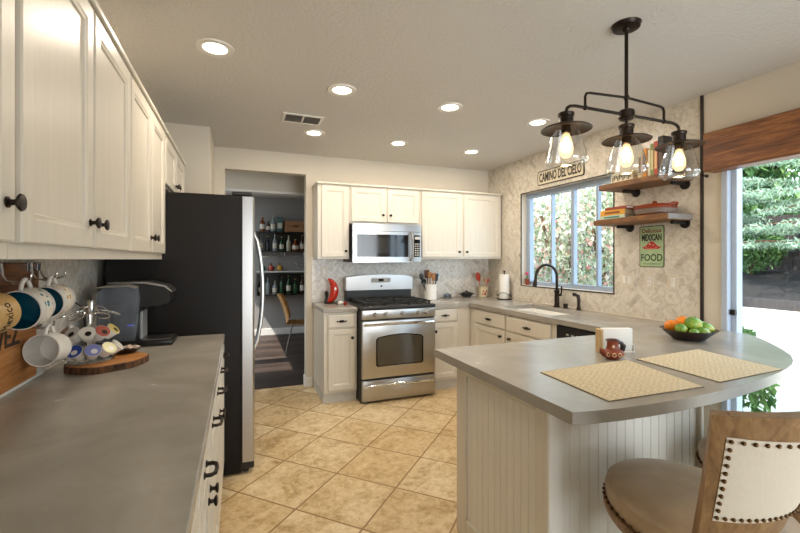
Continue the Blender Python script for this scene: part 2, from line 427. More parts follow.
    def leafm(nm, a, b, tr=.35):
        t = NT(nm); oi = t.node('ShaderNodeNewGeometry')
        c = t.ramp(oi.outputs['Random Per Island'], [(0, lin(a)), (1, lin(b))])
        t.set(c, .55, 0, .3)
        tl = t.node('ShaderNodeBsdfTranslucent'); t.link(c, tl.inputs[0])
        mx = t.node('ShaderNodeMixShader'); mx.inputs[0].default_value = tr
        t.link(t.b.outputs[0], mx.inputs[1]); t.link(tl.outputs[0], mx.inputs[2]); t.link(mx.outputs[0], t.out.inputs['Surface']); M[nm] = t.m
    leafm('cedar_leaf', '#5f7d63', '#b6c8ae'); leafm('bush_leaf', '#75875f', '#dbe0cb', .4); leafm('shrub_leaf', '#2f5a2a', '#7fa05e')
    leafm('blossom', '#e58f86', '#f6e3dc', .4)
mk()

# ------------------------------------------------------------------ the setting
XL, XR, YB, ZC = -.765, 3.0, 4.53, 2.52
struct('floor', MB().box(XL-.1, XR+.15, -3.6, 4.63, -.08, 0), M['travertine'], smooth=False)
struct('floor_dining', MB().box(-2.2, 3.0, 4.63, 8.0, -.08, 0), M['dark_floor'], smooth=False)
struct('ceiling', MB().box(XL-.1, XR+.15, -3.6, 8.0, ZC, ZC+.1), M['ceil'], smooth=False)
struct('wall_left', MB().box(XL-.1, XL, -3.6, YB, 0, ZC), M['wall'], smooth=False)
struct('wall_rear', MB().box(XL-.1, XR+.15, -3.7, -3.6, 0, ZC), M['wall'], smooth=False)
struct('wall_stub', MB().box(XL, -.228, 3.886, YB, 0, ZC), M['wall'], smooth=False)
DX0, DX1, DZ = -.128, .681, 2.305
struct('wall_back', MB().prism([(XL-.1, 0), (DX0, 0), (DX0, DZ), (DX1, DZ), (DX1, 0), (XR+.15, 0), (XR+.15, ZC), (XL-.1, ZC)], YB, YB+.12, plane='xz'), M['wall'], smooth=False)
WY0, WY1, WZ0, WZ1 = 2.62, 3.855, 1.094, 2.12
DY0, DY1, DT = -.30, 1.775, 2.15
struct('wall_right', MB().prism([(-3.6, 0), (DY0, 0), (DY0, DT), (DY1, DT), (DY1, 0), (YB, 0), (YB, ZC), (-3.6, ZC)], XR, XR+.15,
       holes=[[(WY0, WZ0), (WY1, WZ0), (WY1, WZ1), (WY0, WZ1)]], plane='yz'), M['wall'], smooth=False)
TE = 1.905
struct('wall_right_tile', MB().prism([(TE, .9155), (YB-.008, .9155), (YB-.008, ZC), (TE, ZC)], XR-.008, XR,
       holes=[[(WY0, WZ0), (WY1, WZ0), (WY1, WZ1), (WY0, WZ1)]], plane='yz'), M['marble_side'], smooth=False)
struct('wall_back_tile', MB().box(.74, XR-.008, YB-.008, YB, .9155, 1.42), M['marble_back'], smooth=False)
struct('wall_left_tile', MB().box(XL, XL+.008, -.4, 2.835, .9155, 1.384), M['marble_left'], smooth=False)
# dining room beyond the doorway
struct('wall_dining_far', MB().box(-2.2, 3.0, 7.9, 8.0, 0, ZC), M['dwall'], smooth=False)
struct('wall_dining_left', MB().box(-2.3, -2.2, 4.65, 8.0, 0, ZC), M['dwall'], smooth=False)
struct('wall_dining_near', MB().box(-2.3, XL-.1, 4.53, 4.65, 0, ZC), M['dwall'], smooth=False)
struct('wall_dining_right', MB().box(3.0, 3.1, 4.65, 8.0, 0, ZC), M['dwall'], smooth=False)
struct('wall_dining_header', MB().box(-2.2, 3.0, 5.2, 5.32, 2.205, ZC), M['wall'], smooth=False)
struct('trim_1', MB().box(-2.2, 3.0, 5.17, 5.35, 2.18, 2.205), M['trim'], smooth=False)
struct('baseboard_dining', MB().box(-2.2, 3.0, 7.885, 7.9, 0, .12, .003), M['trim'], smooth=False)
struct('baseboard_back', MB().box(DX1, .748, YB-.014, YB, 0, .11, .004).box(DX1-.012, DX1, YB-.014, YB+.12, 0, .11, .003), M['trim'], smooth=False)
# dark edge strips round the window and at the end of the tile
e = .010
struct('trim_2', MB().box(XR-.012, XR-.002, WY0-e, WY1+e, WZ0-e, WZ0).box(XR-.012, XR-.002, WY0-e, WY1+e, WZ1, WZ1+e)
       .box(XR-.012, XR-.002, WY0-e, WY0, WZ0, WZ1).box(XR-.012, XR-.002, WY1, WY1+e, WZ0, WZ1), M['black_trim'], smooth=False)
struct('trim_3', MB().box(XR-.014, XR, TE-.016, TE, .9155, ZC), M['black_trim'], smooth=False)
struct('trim_4', MB().box(XR-.02, XR-.008, TE, YB-.01, .9155, .922), M['wall'], smooth=False)

# window_1: vinyl frame, three mullions, pane
win = bpy.data.objects.new('window_1', None); C.objects.link(win); win.location = (3.08, (WY0+WY1)/2, WZ0); win['kind'] = 'structure'
fx0, fx1 = 3.06, 3.12
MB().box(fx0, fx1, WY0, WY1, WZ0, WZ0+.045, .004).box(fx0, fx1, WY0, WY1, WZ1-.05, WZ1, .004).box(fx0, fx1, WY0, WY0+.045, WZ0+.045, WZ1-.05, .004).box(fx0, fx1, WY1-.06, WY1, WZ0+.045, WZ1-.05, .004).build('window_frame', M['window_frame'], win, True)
for yy, w in ((3.455, .008), (3.165, .020), (2.865, .011)):
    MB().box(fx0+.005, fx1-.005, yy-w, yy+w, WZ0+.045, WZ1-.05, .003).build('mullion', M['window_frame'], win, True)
MB().box(3.088, 3.094, WY0+.04, WY1-.05, WZ0+.04, WZ1-.045).build('pane', M['pane_glass'], win, True, smooth=False)
MB().box(XR-.006, fx0, WY0, WY1, WZ0-.004, WZ0+.004).build('window_sill', M['trim'], win, True)

# door_1: sliding glass door
dr = bpy.data.objects.new('door_1', None); C.objects.link(dr); dr.location = (3.05, 1.0, 0); dr['kind'] = 'structure'
MB().box(2.99, 3.15, DY1-.04, DY1, 0, DT, .004).box(2.99, 3.15, DY0, DY0+.045, 0, DT, .004).box(2.99, 3.15, DY0+.045, DY1-.045, DT-.045, DT, .004).box(2.99, 3.15, DY0+.045, DY1-.045, 0, .02, .004).build('door_frame', M['white_frame'], dr, True)
for (y0, y1, x) in ((.70, DY1-.04, 3.045), (DY0+.05, .76, 3.095)):
    sl = MB().box(x-.018, x+.018, y1-.034, y1, .02, DT-.05, .003).box(x-.018, x+.018, y0, y0+.055, .02, DT-.05, .003).box(x-.018, x+.018, y0+.055, y1-.034, .02, .09, .003).box(x-.018, x+.018, y0+.055, y1-.034, DT-.10, DT-.05, .003).build('sliding_panel', M['white_frame'], dr, True)
    MB().box(x-.003, x+.003, y0+.05, y1-.03, .085, DT-.095).build('pane', M['pane_glass'], sl, True, smooth=False)
    if y0 > 0: MB().box(x-.04, x-.018, y1-.036, y1-.004, 1.02, 1.055, .003).build('door_latch', M['black'], sl, True)

# ------------------------------------------------------------------ cabinet joinery
def knob_mb(r=.016, L=.026):
    return MB().lathe([(0, 0), (.011, 0), (.011, .003), (.006, .006), (.0055, L*.55), (r*.8, L*.68), (r, L*.82), (r*.9, L*.95), (r*.45, L*1.02), (0, L*1.02)], 18)
def pull_mb(w=.085):
    m = MB(); m.ball((0, 0, .003), 1, (w*.36, .013, .004), 16, 8)
    m.tube([(-w/2, 0, .001), (-w/2+.004, 0, .014), (-w*.25, 0, .02), (0, 0, .024), (w*.25, 0, .02), (w/2-.004, 0, .014), (w/2, 0, .001)], .005, 8)
    m.ball((0, 0, .024), .009, (1.3, 1, .7), 10, 8); m.ball((-w/2, 0, .002), .008, (1, 1, .6), 10, 6); m.ball((w/2, 0, .002), .008, (1, 1, .6), 10, 6)
    return m
def dpull_mb(w=.068):
    m = MB(); m.tube([(-w/2, 0, 0), (-w/2, 0, .018), (-w/2+.008, 0, .027), (0, 0, .03), (w/2-.008, 0, .027), (w/2, 0, .018), (w/2, 0, 0)], .0055, 8)
    for q in (-w/2, w/2): m.cyl((q, 0, 0), (q, 0, .004), .009)
    return m
def door(root, F, u0, v0, w, h, knob=None, mat='cab', stile=.058, kr=.016):
    loops = [(0, .017), (.004, .02), (stile-.006, .02), (stile, .0165), (stile+.006, .0155), (stile+.010, .010)]
    d = MB().panel(w, h, .02, loops).xf(F @ T(u0, v0, 0)).build('door', M[mat], root, True, ang=25)
    if knob: knob_mb(kr).xf(F @ T(u0+knob[0], v0+knob[1], .02)).build('knob', M['bronze'], d, True)
    return d
def drawer(root, F, u0, v0, w, h, mat='cab', pull='bin'):
    d = MB().panel(w, h, .02, [(0, .014), (.007, .0175), (.010, .02)]).xf(F @ T(u0, v0, 0)).build('drawer', M[mat], root, True, ang=25)
    if pull: (pull_mb() if pull == 'bin' else dpull_mb()).xf(F @ T(u0+w/2, v0+h/2, .02)).build('handle', M['bronze'], d, True)
    return d

# wall cabinets on the left wall (face +x)
FXC = -.43
def left_wall_cab(y0, y1, z0, z1, splits, label, knobz=.075, lip=True, flip=0):
    r = thing('wall_cabinet', label, 'cabinet', (XL+.17, (y0+y1)/2, z0))
    b = MB().box(XL, FXC, y0, y1, z0, z1-.02)
    b.build('body', M['cab'], r, True, smooth=False)
    MB().box(XL, FXC+.028, y0, y1, z1-.022, z1, .004).build('crown_moulding', M['cab'], r, True, smooth=False)
    for i, (a, b_) in enumerate(splits):
        F = FX((FXC, a, z0)); w = b_-a; h = z1-.03-z0-(.034 if lip else .012)
        door(r, F, 0, .034 if lip else .012, w, h, ((w-.034) if (i+flip) % 2 == 0 else .034, knobz), kr=.0175)
    return r
left_wall_cab(.115, 1.052, 1.385, 2.175, [(.13, .582), (.59, 1.036)], 'white wall cabinet nearest the camera, above the near end of the left counter', flip=1)
left_wall_cab(1.053, 1.979, 1.385, 2.175, [(1.062, 1.508), (1.524, 1.972)], 'white wall cabinet directly above the mug rack, with two tall doors')
left_wall_cab(1.98, 2.832, 1.385, 2.175, [(1.988, 2.418), (2.43, 2.824)], 'white wall cabinet above the coffee maker, last before the refrigerator')
left_wall_cab(2.845, 3.80, 1.835, 2.175, [(2.855, 3.30), (3.31, 3.775)], 'short white wall cabinet above the black refrigerator', .05, False)

# left base run (face +x)
FB = -.104
def left_base(y0, y1, pulls, doors_, label):
    r = thing('base_cabinet', label, 'cabinet', (XL+.3, (y0+y1)/2, 0))
    MB().box(XL+.001, FB, y0, y1, .1, .875).box(XL+.001, FB-.06, y0, y1, 0, .1).build('body', M['cab'], r, True, smooth=False)
    for a, b_ in pulls: drawer(r, FX((FB, a, 0)), 0, .775, b_-a, .088, pull='d')
    for i, (a, b_) in enumerate(doors_):
        w = b_-a; door(r, FX((FB, a, 0)), 0, .115, w, .645, (w-.03 if i == 0 and len(doors_) > 1 else .03, .545))
    return r
left_base(.352, 1.05, [(.36, .695), (.71, 1.042)], [(.36, .695), (.71, 1.042)], 'white base cabinet under the left counter, nearest the camera')
left_base(1.051, 1.75, [(1.06, 1.385), (1.40, 1.742)], [(1.06, 1.385), (1.40, 1.742)], 'white base cabinet under the left counter below the mug rack')
left_base(1.751, 2.468, [(1.76, 2.105), (2.115, 2.46)], [(1.76, 2.105), (2.115, 2.46)], 'white base cabinet under the left counter below the coffee pods')
left_base(2.469, 2.828, [(2.477, 2.822)], [(2.477, 2.822)], 'narrow white base cabinet under the left counter against the refrigerator')
tag(MB().box(XL+.001, -.082, .30, 2.832, .875, .915, .003).build('countertop', M['counter'], smooth=False), 'grey countertop along the left wall under the mug rack and coffee maker', 'countertop')

# refrigerator
FY0, FY1 = 2.838, 3.786
rf = thing('refrigerator', 'tall black and stainless side-by-side refrigerator at the end of the left counter', 'refrigerator', (-.35, 3.34, 0))
MB().box(-.72, .018, FY0, FY1, .012, 1.795, .006).build('body', M['fridge_black'], rf, True)
for a, b_, hy in ((FY0+.002, 3.27, 3.22), (3.278, FY1-.002, 3.33)):
    d = MB().prism([(.024, a), (.085, a), (.094, a+.012), (.099, a+.06), (.102, (a+b_)/2), (.099, b_-.06), (.094, b_-.012), (.085, b_), (.024, b_)], .075, 1.79).build('door', M['steel'], rf, True, ang=20)
    MB().box(.018, .026, a+.006, b_-.006, .08, 1.785).build('gasket', M['black'], d, True)
    pts = []
    for i in range(15):
        q = i/14; z = .72+q*.86; pts.append((.102+.066*math.sin(PI*q)**.6, hy, z))
    MB().tube(pts, .013, 10).build('handle', M['steel'], d, True)
for a in (FY0+.05, FY1-.05):
    MB().box(-.04, .085, a-.045, a+.045, 1.7955, 1.82, .006).build('hinge_cover', M['black'], rf, True)
    MB().cyl((.045, a-.02, .022), (.045, a+.02, .022), .0215).box(.0, .095, a-.048, a+.04, .03, .072, .006).build('foot', M['black'], rf, True)
MB().box(.018, .06, FY0+.1, FY1-.1, .03, .075, .004).build('grille', M['black'], rf, True)

# wall cabinets on the back wall (face -y)
FYC = 4.2
def back_wall_cab(x0, x1, z0, z1, splits, knobs, label, kz=.06):
    r = thing('wall_cabinet', label, 'cabinet', ((x0+x1)/2, 4.37, z0))
    MB().box(x0, x1, FYC+.02, YB-.009, z0, z1-.02).build('body', M['cab'], r, True, smooth=False)
    MB().box(x0-.012, x1+.004, FYC-.012, YB-.009, z1-.02, z1, .004).build('crown_moulding', M['cab'], r, True, smooth=False)
    for (a, b_), k in zip(splits, knobs):
        w = b_-a; door(r, FY((a, FYC+.02, z0)), 0, .022, w, z1-z0-.058, (w-.03 if k else .03, kz), kr=.014, stile=.05)
    return r
back_wall_cab(.752, 1.080, 1.388, 2.178, [(.79, 1.068)], [1], 'narrow cream wall cabinet left of the microwave')
back_wall_cab(1.082, 1.888, 1.762, 2.178, [(1.10, 1.478), (1.505, 1.872)], [1, 0], 'short cream wall cabinet above the microwave', .075)
back_wall_cab(1.890, 2.975, 1.388, 2.178, [(1.912, 2.412), (2.452, 2.95)], [1, 0], 'wide cream double-door wall cabinet right of the microwave')

# microwave
mw = thing('microwave', 'stainless over-the-range microwave under the short wall cabinet', 'microwave', (1.475, 4.3, 1.35))
def mwface(x): return 4.125-.028*(1-((x-1.475)/.385)**2)
def curved(x0, x1, z0, z1, d0, d1, n=14):
    poly = [(x0+(x1-x0)*i/n, mwface(x0+(x1-x0)*i/n)-d1) for i in range(n+1)]
    poly += [(x0+(x1-x0)*i/n, mwface(x0+(x1-x0)*i/n)-d0) for i in range(n, -1, -1)]
    return MB().prism(poly, z0, z1)
MB().box(1.092, 1.86, 4.13, YB-.009, 1.355, 1.757, .003).build('body', M['black'], mw, True)
curved(1.092, 1.86, 1.682, 1.757, -.03, .006).build('vent_panel', M['steel'], mw, True, ang=25)
dd = curved(1.092, 1.765, 1.352, 1.678, -.03, .008).build('door', M['steel'], mw, True, ang=25)
curved(1.135, 1.70, 1.41, 1.645, .0085, .010).build('door_window', M['black_gloss'], dd, True, ang=25)
curved(1.185, 1.60, 1.445, 1.612, .0102, .0108).build('window_screen', plain('mesh_glass', '#1f1e1c', .12), dd, True, ang=25)
MB().tube([(1.725, mwface(1.725)-.008, 1.375), (1.727, mwface(1.725)-.04, 1.39), (1.732, mwface(1.725)-.055, 1.44), (1.735, mwface(1.73)-.06, 1.52), (1.732, mwface(1.725)-.055, 1.60), (1.727, mwface(1.725)-.04, 1.65), (1.725, mwface(1.725)-.008, 1.665)], .013, 10).build('handle', M['steel'], dd, True)
cp = curved(1.768, 1.86, 1.352, 1.678, -.03, .008).build('control_panel', M['steel'], mw, True, ang=25)
curved(1.772, 1.848, 1.41, 1.645, .0085, .010).build('keypad', M['black_gloss'], cp, True)
mb = MB()
for i in range(3):
    for j in range(6): mb.box(1.784+i*.020, 1.797+i*.020, mwface(1.81)-.0135, mwface(1.81)-.012, 1.425+j*.024, 1.437+j*.024)
MB().box(1.782, 1.84, mwface(1.81)-.0135, mwface(1.81)-.012, 1.60, 1.63).build('clock_display', M['plinth'], cp, True, smooth=False)
mb.build('key_markings', M['plinth'], cp, True, smooth=False)

# base cabinets on the back wall
FBY = 3.92
def back_base(x0, x1, label, dx0, dx1, knob_right):
    r = thing('base_cabinet', label, 'cabinet', ((x0+x1)/2, 4.2, 0))
    MB().box(x0, x1, FBY, YB-.001, .1, .875).build('body', M['cab'], r, True, smooth=False)
    MB().box(x0, x1, FBY+.02, YB-.001, 0, .1).build('toe_kick', M['plinth'], r, True, smooth=False)
    F = FY((dx0, FBY, 0)); w = dx1-dx0
    drawer(r, F, 0, .725, w, .125)
    door(r, F, 0, .125, w, .585, (w-.03 if knob_right else .03, .50), stile=.05)
    return r
back_base(.757, 1.08, 'narrow cream base cabinet left of the range with one drawer', .795, 1.058, True)
back_base(1.877, 2.36, 'cream base cabinet right of the range with one drawer', 1.897, 2.195, False)
tag(MB().box(.747, 1.081, 3.892, YB-.009, .875, .915, .003).build('countertop', M['counter'], smooth=False), 'short grey countertop left of the range under the red chili ornament', 'countertop')

# range
RX0, RX1, RF = 1.090, 1.868, 3.775
rg = thing('gas_range', 'stainless freestanding gas range with black cooktop under the microwave', 'range', ((RX0+RX1)/2, 4.1, 0))
MB().box(RX0, RX1, RF+.03, 4.505, .02, .905, .004).build('body', M['black'], rg, True)
MB().box(RX0+.004, RX1-.004, RF+.06, 4.40, .0, .03).build('base', M['black'], rg, True)
MB().box(RX0-.004, RX1+.004, RF+.0, 4.40, .895, .935, .012, seg=3).build('cooktop', M['black'], rg, True)
cpn = MB().box(RX0+.003, RX1-.003, RF-.002, RF+.04, .806, .897, .006, seg=2).build('control_panel', M['steel'], rg, True)
for q in (.17, .31, .535, .755, .87):
    x = RX0+q*(RX1-RX0)
    k = MB().lathe([(0, 0), (.025, 0), (.025, .004), (.02, .006), (.017, .028), (.014, .032), (0, .032)], 20).box(-.004, .004, -.019, .019, .03, .036, .001).xf(FY((x, RF-.002, .852)))
    k.build('knob', M['steel'], cpn, True)
od = MB().box(RX0+.003, RX1-.003, RF-.004, RF+.035, .238, .792, .008, seg=2).build('oven_door', M['steel'], rg, True)
wx0, wx1 = RX0+.14, RX1-.14; poly = [(wx0, .365), (wx0+.015, .35), (wx1-.015, .35), (wx1, .365), (wx1, .61), (wx1-.02, .632)]
for i in range(1, 8): q = i/8; poly.append((wx1-.02-(wx1-wx0-.04)*q, .632+.026*math.sin(PI*q)))
poly += [(wx0+.02, .632), (wx0, .61)]
MB().prism(poly, RF-.0065, RF-.003, plane='xz').build('window_surround', M['black_gloss'], od, True)
cxw, czw = (wx0+wx1)/2, .51
MB().prism([(cxw+(u-cxw)*.94, czw+(v-czw)*.93) for u, v in poly], RF-.0078, RF-.0064, plane='xz').build('oven_window', M['oven_glass'], od, True)
def bow(z, yy=RF, d=.055):
    pts = [(RX0+.03, yy-.004, z)]+[(RX0+.03+(RX1-RX0-.06)*i/12, yy-.012-(d-.012)*math.sin(PI*i/12)**.55, z+.012*math.sin(PI*i/12)) for i in range(13)]+[(RX1-.03, yy-.004, z)]
    return MB().tube(pts, .0135, 10)
bow(.755).build('handle', M['chrome'], od, True)
dw = MB().box(RX0+.003, RX1-.003, RF-.004, RF+.035, .022, .222, .008, seg=2).build('drawer', M['steel'], rg, True)
bow(.165, d=.035).build('handle', M['chrome'], dw, True)
bgd = MB().box(RX0+.005, RX1-.005, 4.40, 4.505, .93, 1.06, .004).build('backguard', M['black'], rg, True)
poly = [(RX0-.002, 1.045), (RX1+.002, 1.045), (RX1+.002, 1.185)]
poly += [(RX1+.002-(RX1-RX0+.004)*i/10, 1.185+.03*math.sin(PI*i/10)**.8) for i in range(1, 10)]+[(RX0-.002, 1.185)]
MB().prism(poly, 4.375, 4.505, plane='xz').build('control_hood', M['steel'], bgd, True, ang=25)
mb = MB().box(1.37, 1.60, 4.371, 4.376, 1.125, 1.175, .002); mb.build('display', M['plinth'], bgd, True)
MB().box(1.455, 1.515, 4.368, 4.372, 1.14, 1.168).build('clock_display', M['black_gloss'], bgd, True, smooth=False)
MB().cyl((1.49, 4.376, 1.085), (1.49, 4.370, 1.085), .011, n=16).build('badge', M['bronze'], bgd, True)
for gx0, gx1 in ((RX0+.03, RX0+.275), (RX0+.28, RX1-.28), (RX1-.275, RX1-.03)):
    mb = MB(); y0, y1 = RF+.05, 4.36; zt = .967
    for q in (gx0+.01, gx1-.01): mb.box(q-.008, q+.008, y0, y1, zt-.014, zt, .002)
    for q in (y0+.01, (y0+y1)/2, y1-.01): mb.box(gx0, gx1, q-.008, q+.008, zt-.014, zt, .002)
    cx = (gx0+gx1)/2
    for q in (y0+.14, y1-.15):
        mb.box(cx-.006, cx+.006, q-.09, q+.09, zt-.012, zt+.004, .002); mb.box(gx0+.01, gx1-.01, q-.006, q+.006, zt-.012, zt+.004, .002)
    for a in (gx0+.012, gx1-.012):
        for b_ in (y0+.012, y1-.012): mb.box(a-.008, a+.008, b_-.008, b_+.008, .934, zt-.01)
    mb.build('grate', M['iron'], rg, True, smooth=False)
    for q in (y0+.14, y1-.15): MB().cyl((cx, q, .934), (cx, q, .944), .045, .04, 18).cyl((cx, q, .944), (cx, q, .952), .03, .026, 18).build('burner', M['iron'], rg, True)

# sink run (face -x) and dishwasher
FRX = 2.362
sk = thing('base_cabinet', 'cream sink base cabinet below the window with two drawer fronts', 'cabinet', (2.68, 3.25, 0))
MB().box(FRX, XR-.001, 2.60, FBY-.001, .1, .66).box(FRX, FRX+.05, 2.60, FBY-.001, .66, .875).box(FRX+.05, XR-.001, 3.56, FBY-.001, .66, .875).build('body', M['cab'], sk, True, smooth=False)
MB().box(FRX+.06, XR-.001, 2.60, FBY-.001, 0, .1).build('toe_kick', M['plinth'], sk, True, smooth=False)
for a, b_ in ((3.80, 3.275), (3.235, 2.655)):
    F = FMX((FRX, a, 0)); w = a-b_
    drawer(sk, F, 0, .715, w, .135); door(sk, F, 0, .125, w, .575, (w-.05 if a > 3.5 else .05, .52), stile=.05)
dwz = thing('dishwasher', 'black dishwasher under the grey counter between sink and peninsula', 'dishwasher', (2.68, 2.28, 0))
MB().box(FRX+.02, XR-.02, 1.962, 2.595, .1, .868).build('body', M['black'], dwz, True, smooth=False)
MB().box(FRX-.012, FRX+.02, 1.966, 2.592, .12, .70, .004).build('door', M['black_gloss'], dwz, True)
cpd = MB().box(FRX-.014, FRX+.02, 1.966, 2.592, .706, .864, .004).build('control_panel', M['black'], dwz, True)
mb = MB()
for i in range(9): mb.box(FRX-.0155, FRX-.0138, 2.06+i*.05, 2.085+i*.05, .80, .812)
mb.build('buttons', M['plinth'], cpd, True, smooth=False)
MB().tube([(FRX-.014, 2.05, .75), (FRX-.04, 2.06, .75), (FRX-.04, 2.5, .75), (FRX-.014, 2.51, .75)], .008, 8).build('handle', M['black'], cpd, True)
MB().box(FRX+.04, XR-.02, 1.962, 2.595, 0, .1).build('toe_kick', M['black'], dwz, True, smooth=False)

# peninsula base with beadboard
PX0, PX1, PY0, PY1 = 1.046, 1.862, 1.192, 1.86
pb = thing('peninsula_cabinet', 'white beadboard peninsula base carrying the rounded grey breakfast bar', 'cabinet', (1.45, 1.55, 0))
MB().box(PX0+.012, PX1, PY0+.012, PY1, 0, .875).build('body', M['bead'], pb, True, smooth=False)
def beads(L, H, pitch, F):
    m = MB(); n = int(L/pitch); pitch = L/n
    for i in range(n):
        u = i*pitch; g = .0035
        m._new([(u, 0, .002), (u, 0, .003), (u+g, 0, .006), (u+pitch-g, 0, .006), (u+pitch, 0, .003), (u, H, .003), (u+g, H, .006), (u+pitch-g, H, .006), (u+pitch, H, .003)],
               [(1, 2, 6, 5), (2, 3, 7, 6), (3, 4, 8, 7)])
    m.raw = True; return m.xf(F)
beads(PX1-PX0-.06, .83, .046, FY((PX0+.055, PY0+.012, .02))).build('beadboard', M['bead'], pb, True, smooth=False)
FL = lambda o: frame(o, (0,-1,0), (0,0,1), (-1,0,0))
beads(PY1-PY0-.16, .77, .046, FL((PX0+.012, PY1-.085, .06))).build('beadboard', M['bead'], pb, True, smooth=False)
MB().box(PX0-.004, PX0+.014, PY1-.085, PY1+.004, 0, .874, .004).box(PX0-.004, PX0+.014, PY0+.004, PY0+.075, 0, .874, .004).box(PX0-.004, PX0+.014, PY0+.075, PY1-.085, 0, .10, .004).box(PX0-.004, PX0+.014, PY0+.075, PY1-.085, .81, .874, .004).build('panel_frame', M['cab'], pb, True, smooth=False)
MB().box(PX0-.003, PX0+.055, PY0-.006, PY0+.014, 0, .874, .004).build('corner_post', M['bead'], pb, True, smooth=False)
MB().box(PX1-.005, PX1+.016, PY0-.012, PY1, 0, .874, .004).build('end_post', M['cab'], pb, True, smooth=False)

# big U-shaped countertop with rounded bar
SY0, SY1, SX0, SX1 = 2.74, 3.50, 2.44, 2.86
curve = [(.955, .985), (1.04, .968), (1.123, .957), (1.25, .948), (1.383, .945), (1.56, .95), (1.739, .965), (1.87, .982), (1.99, 1.0), (2.10, 1.02), (2.20, 1.045), (2.30, 1.075), (2.40, 1.115), (2.52, 1.18), (2.64, 1.27), (2.75, 1.365), (2.86, 1.467), (2.94, 1.555), (2.985, 1.62)]
outer = curve+[(2.985, 1.88), (2.9905, 1.91), (2.9905, YB-.009), (1.877, YB-.009), (1.877, 3.892), (2.33, 3.892), (2.33, 1.942), (.955, 1.942)]
tag(MB().prism(outer, .875, .915, holes=[[(SX0, SY0), (SX1, SY0), (SX1, SY1), (SX0, SY1)]]).build('countertop', M['counter'], ang=30), 'large grey countertop running from the range past the sink to the rounded bar', 'countertop')
drb = MB()
for k in range(7): drb.box(2.46+k*.058, 2.472+k*.058, 2.30, 2.68, .915, .9168, .0006)
skb = MB()
t_ = .012
for a in ((SX0-t_, SX1+t_, SY0-t_, SY1+t_, .665, .68), (SX0-t_, SX0, SY0-t_, SY1+t_, .68, .874), (SX1, SX1+t_, SY0-t_, SY1+t_, .68, .874), (SX0, SX1, SY0-t_, SY0, .68, .874), (SX0, SX1, SY1, SY1+t_, .68, .874)): skb.box(*a)
tag(drb.build('drainboard_ribs', M['counter'], smooth=False), 'fine drainboard ribs in the grey counter right of the sink', 'drainboard')
s_ = thing('sink', 'white undermount sink set in the grey counter below the window', 'sink', (2.65, 3.12, .665))
skb.build('basin', M['sink'], s_, True, smooth=False)
MB().cyl((2.65, 3.12, .681), (2.65, 3.12, .684), .045, n=20).build('drain', M['steel'], s_, True)

# ------------------------------------------------------------------ tapware
fc = thing('faucet', 'dark bronze gooseneck faucet arching over the sink', 'faucet', (2.915, 3.21, .915))
MB().lathe([(0, 0), (.032, 0), (.032, .008), (.024, .02), (.022, .14), (.026, .15), (.026, .165), (.018, .175), (0, .175)], 20).build('body', M['bronze'], fc)
pts = [(0, 0, .17), (0, 0, .30)]+[(-.115+.115*math.cos(a), .0+.03*(1-math.cos(a))*.5, .30+.115*math.sin(a)) for a in [PI*i/12 for i in range(1, 13)]]
pts += [(-.235, .03, .255), (-.24, .03, .235)]
MB().tube(pts, .013, 12).build('spout', M['bronze'], fc)
MB().cyl((-.233, .03, .275), (-.245, .03, .20), .016, .022, 16).build('spray_head', M['bronze'], fc)
MB().cyl((0, -.02, .12), (0, -.055, .125), .014, .012, 12).tube([(0, -.05, .125), (0, -.062, .15), (0, -.064, .21)], .007, 8).build('lever', M['bronze'], fc)
sp = thing('side_sprayer', 'dark bronze side sprayer standing right of the faucet', 'sprayer', (2.925, 2.94, .915))
MB().lathe([(0, 0), (.026, 0), (.026, .006), (.018, .014), (.018, .03), (0, .03)], 16).build('base', M['bronze'], sp)
MB().tube([(0, 0, .03), (.0, 0, .09), (-.004, .004, .13), (-.03, .02, .147), (-.045, .03, .143)], .014, 10, radii=[.014, .016, .018, .016, .017]).build('spray_head', M['bronze'], sp)
sd = thing('soap_dispenser', 'short dark bronze cap fitting between the faucet and side sprayer', 'dispenser', (2.92, 3.10, .915))
MB().lathe([(0, 0), (.022, 0), (.022, .035), (.019, .045), (0, .045)], 16).build('cap', M['bronze'], sd)

# ------------------------------------------------------------------ lights of the room
def downlight(x, y, label, energy=5.6):
    r = thing('recessed_light', label, 'ceiling light', (x, y, ZC), group='recessed ceiling lights')
    MB().lathe([(.060, .0), (.062, -.006), (.095, -.008), (.098, -.003), (.098, 0)], 32).build('trim_ring', M['ceramic'], r)
    MB().lathe([(0, -.003), (.061, -.003), (.061, 0), (0, 0)], 28).build('diffuser', M['lamp_diffuser'], r)
    l = light('lamp_glow', 'AREA', (0, 0, -.012), (0, 0, 0), energy, (1, .87, .71), shape='DISK', size=.12); l.parent = r
for x, y, lb in ((-.117, 2.42, 'recessed ceiling light nearest the white wall cabinets on the left'),
                 (.645, 2.71, 'recessed ceiling light just in front of the ceiling vent, toward the camera'),
                 (1.468, 2.725, 'recessed ceiling light in the middle of the ceiling, above the aisle before the microwave'),
                 (.63, 3.72, 'recessed ceiling light right behind the ceiling vent, near the doorway'),
                 (1.455, 3.755, 'recessed ceiling light above the range and microwave'),
                 (2.287, 3.77, 'recessed ceiling light above the back corner right of the microwave'),
                 (2.307, 2.76, 'recessed ceiling light partly beside the pendant, nearest the window')): downlight(x, y, lb)
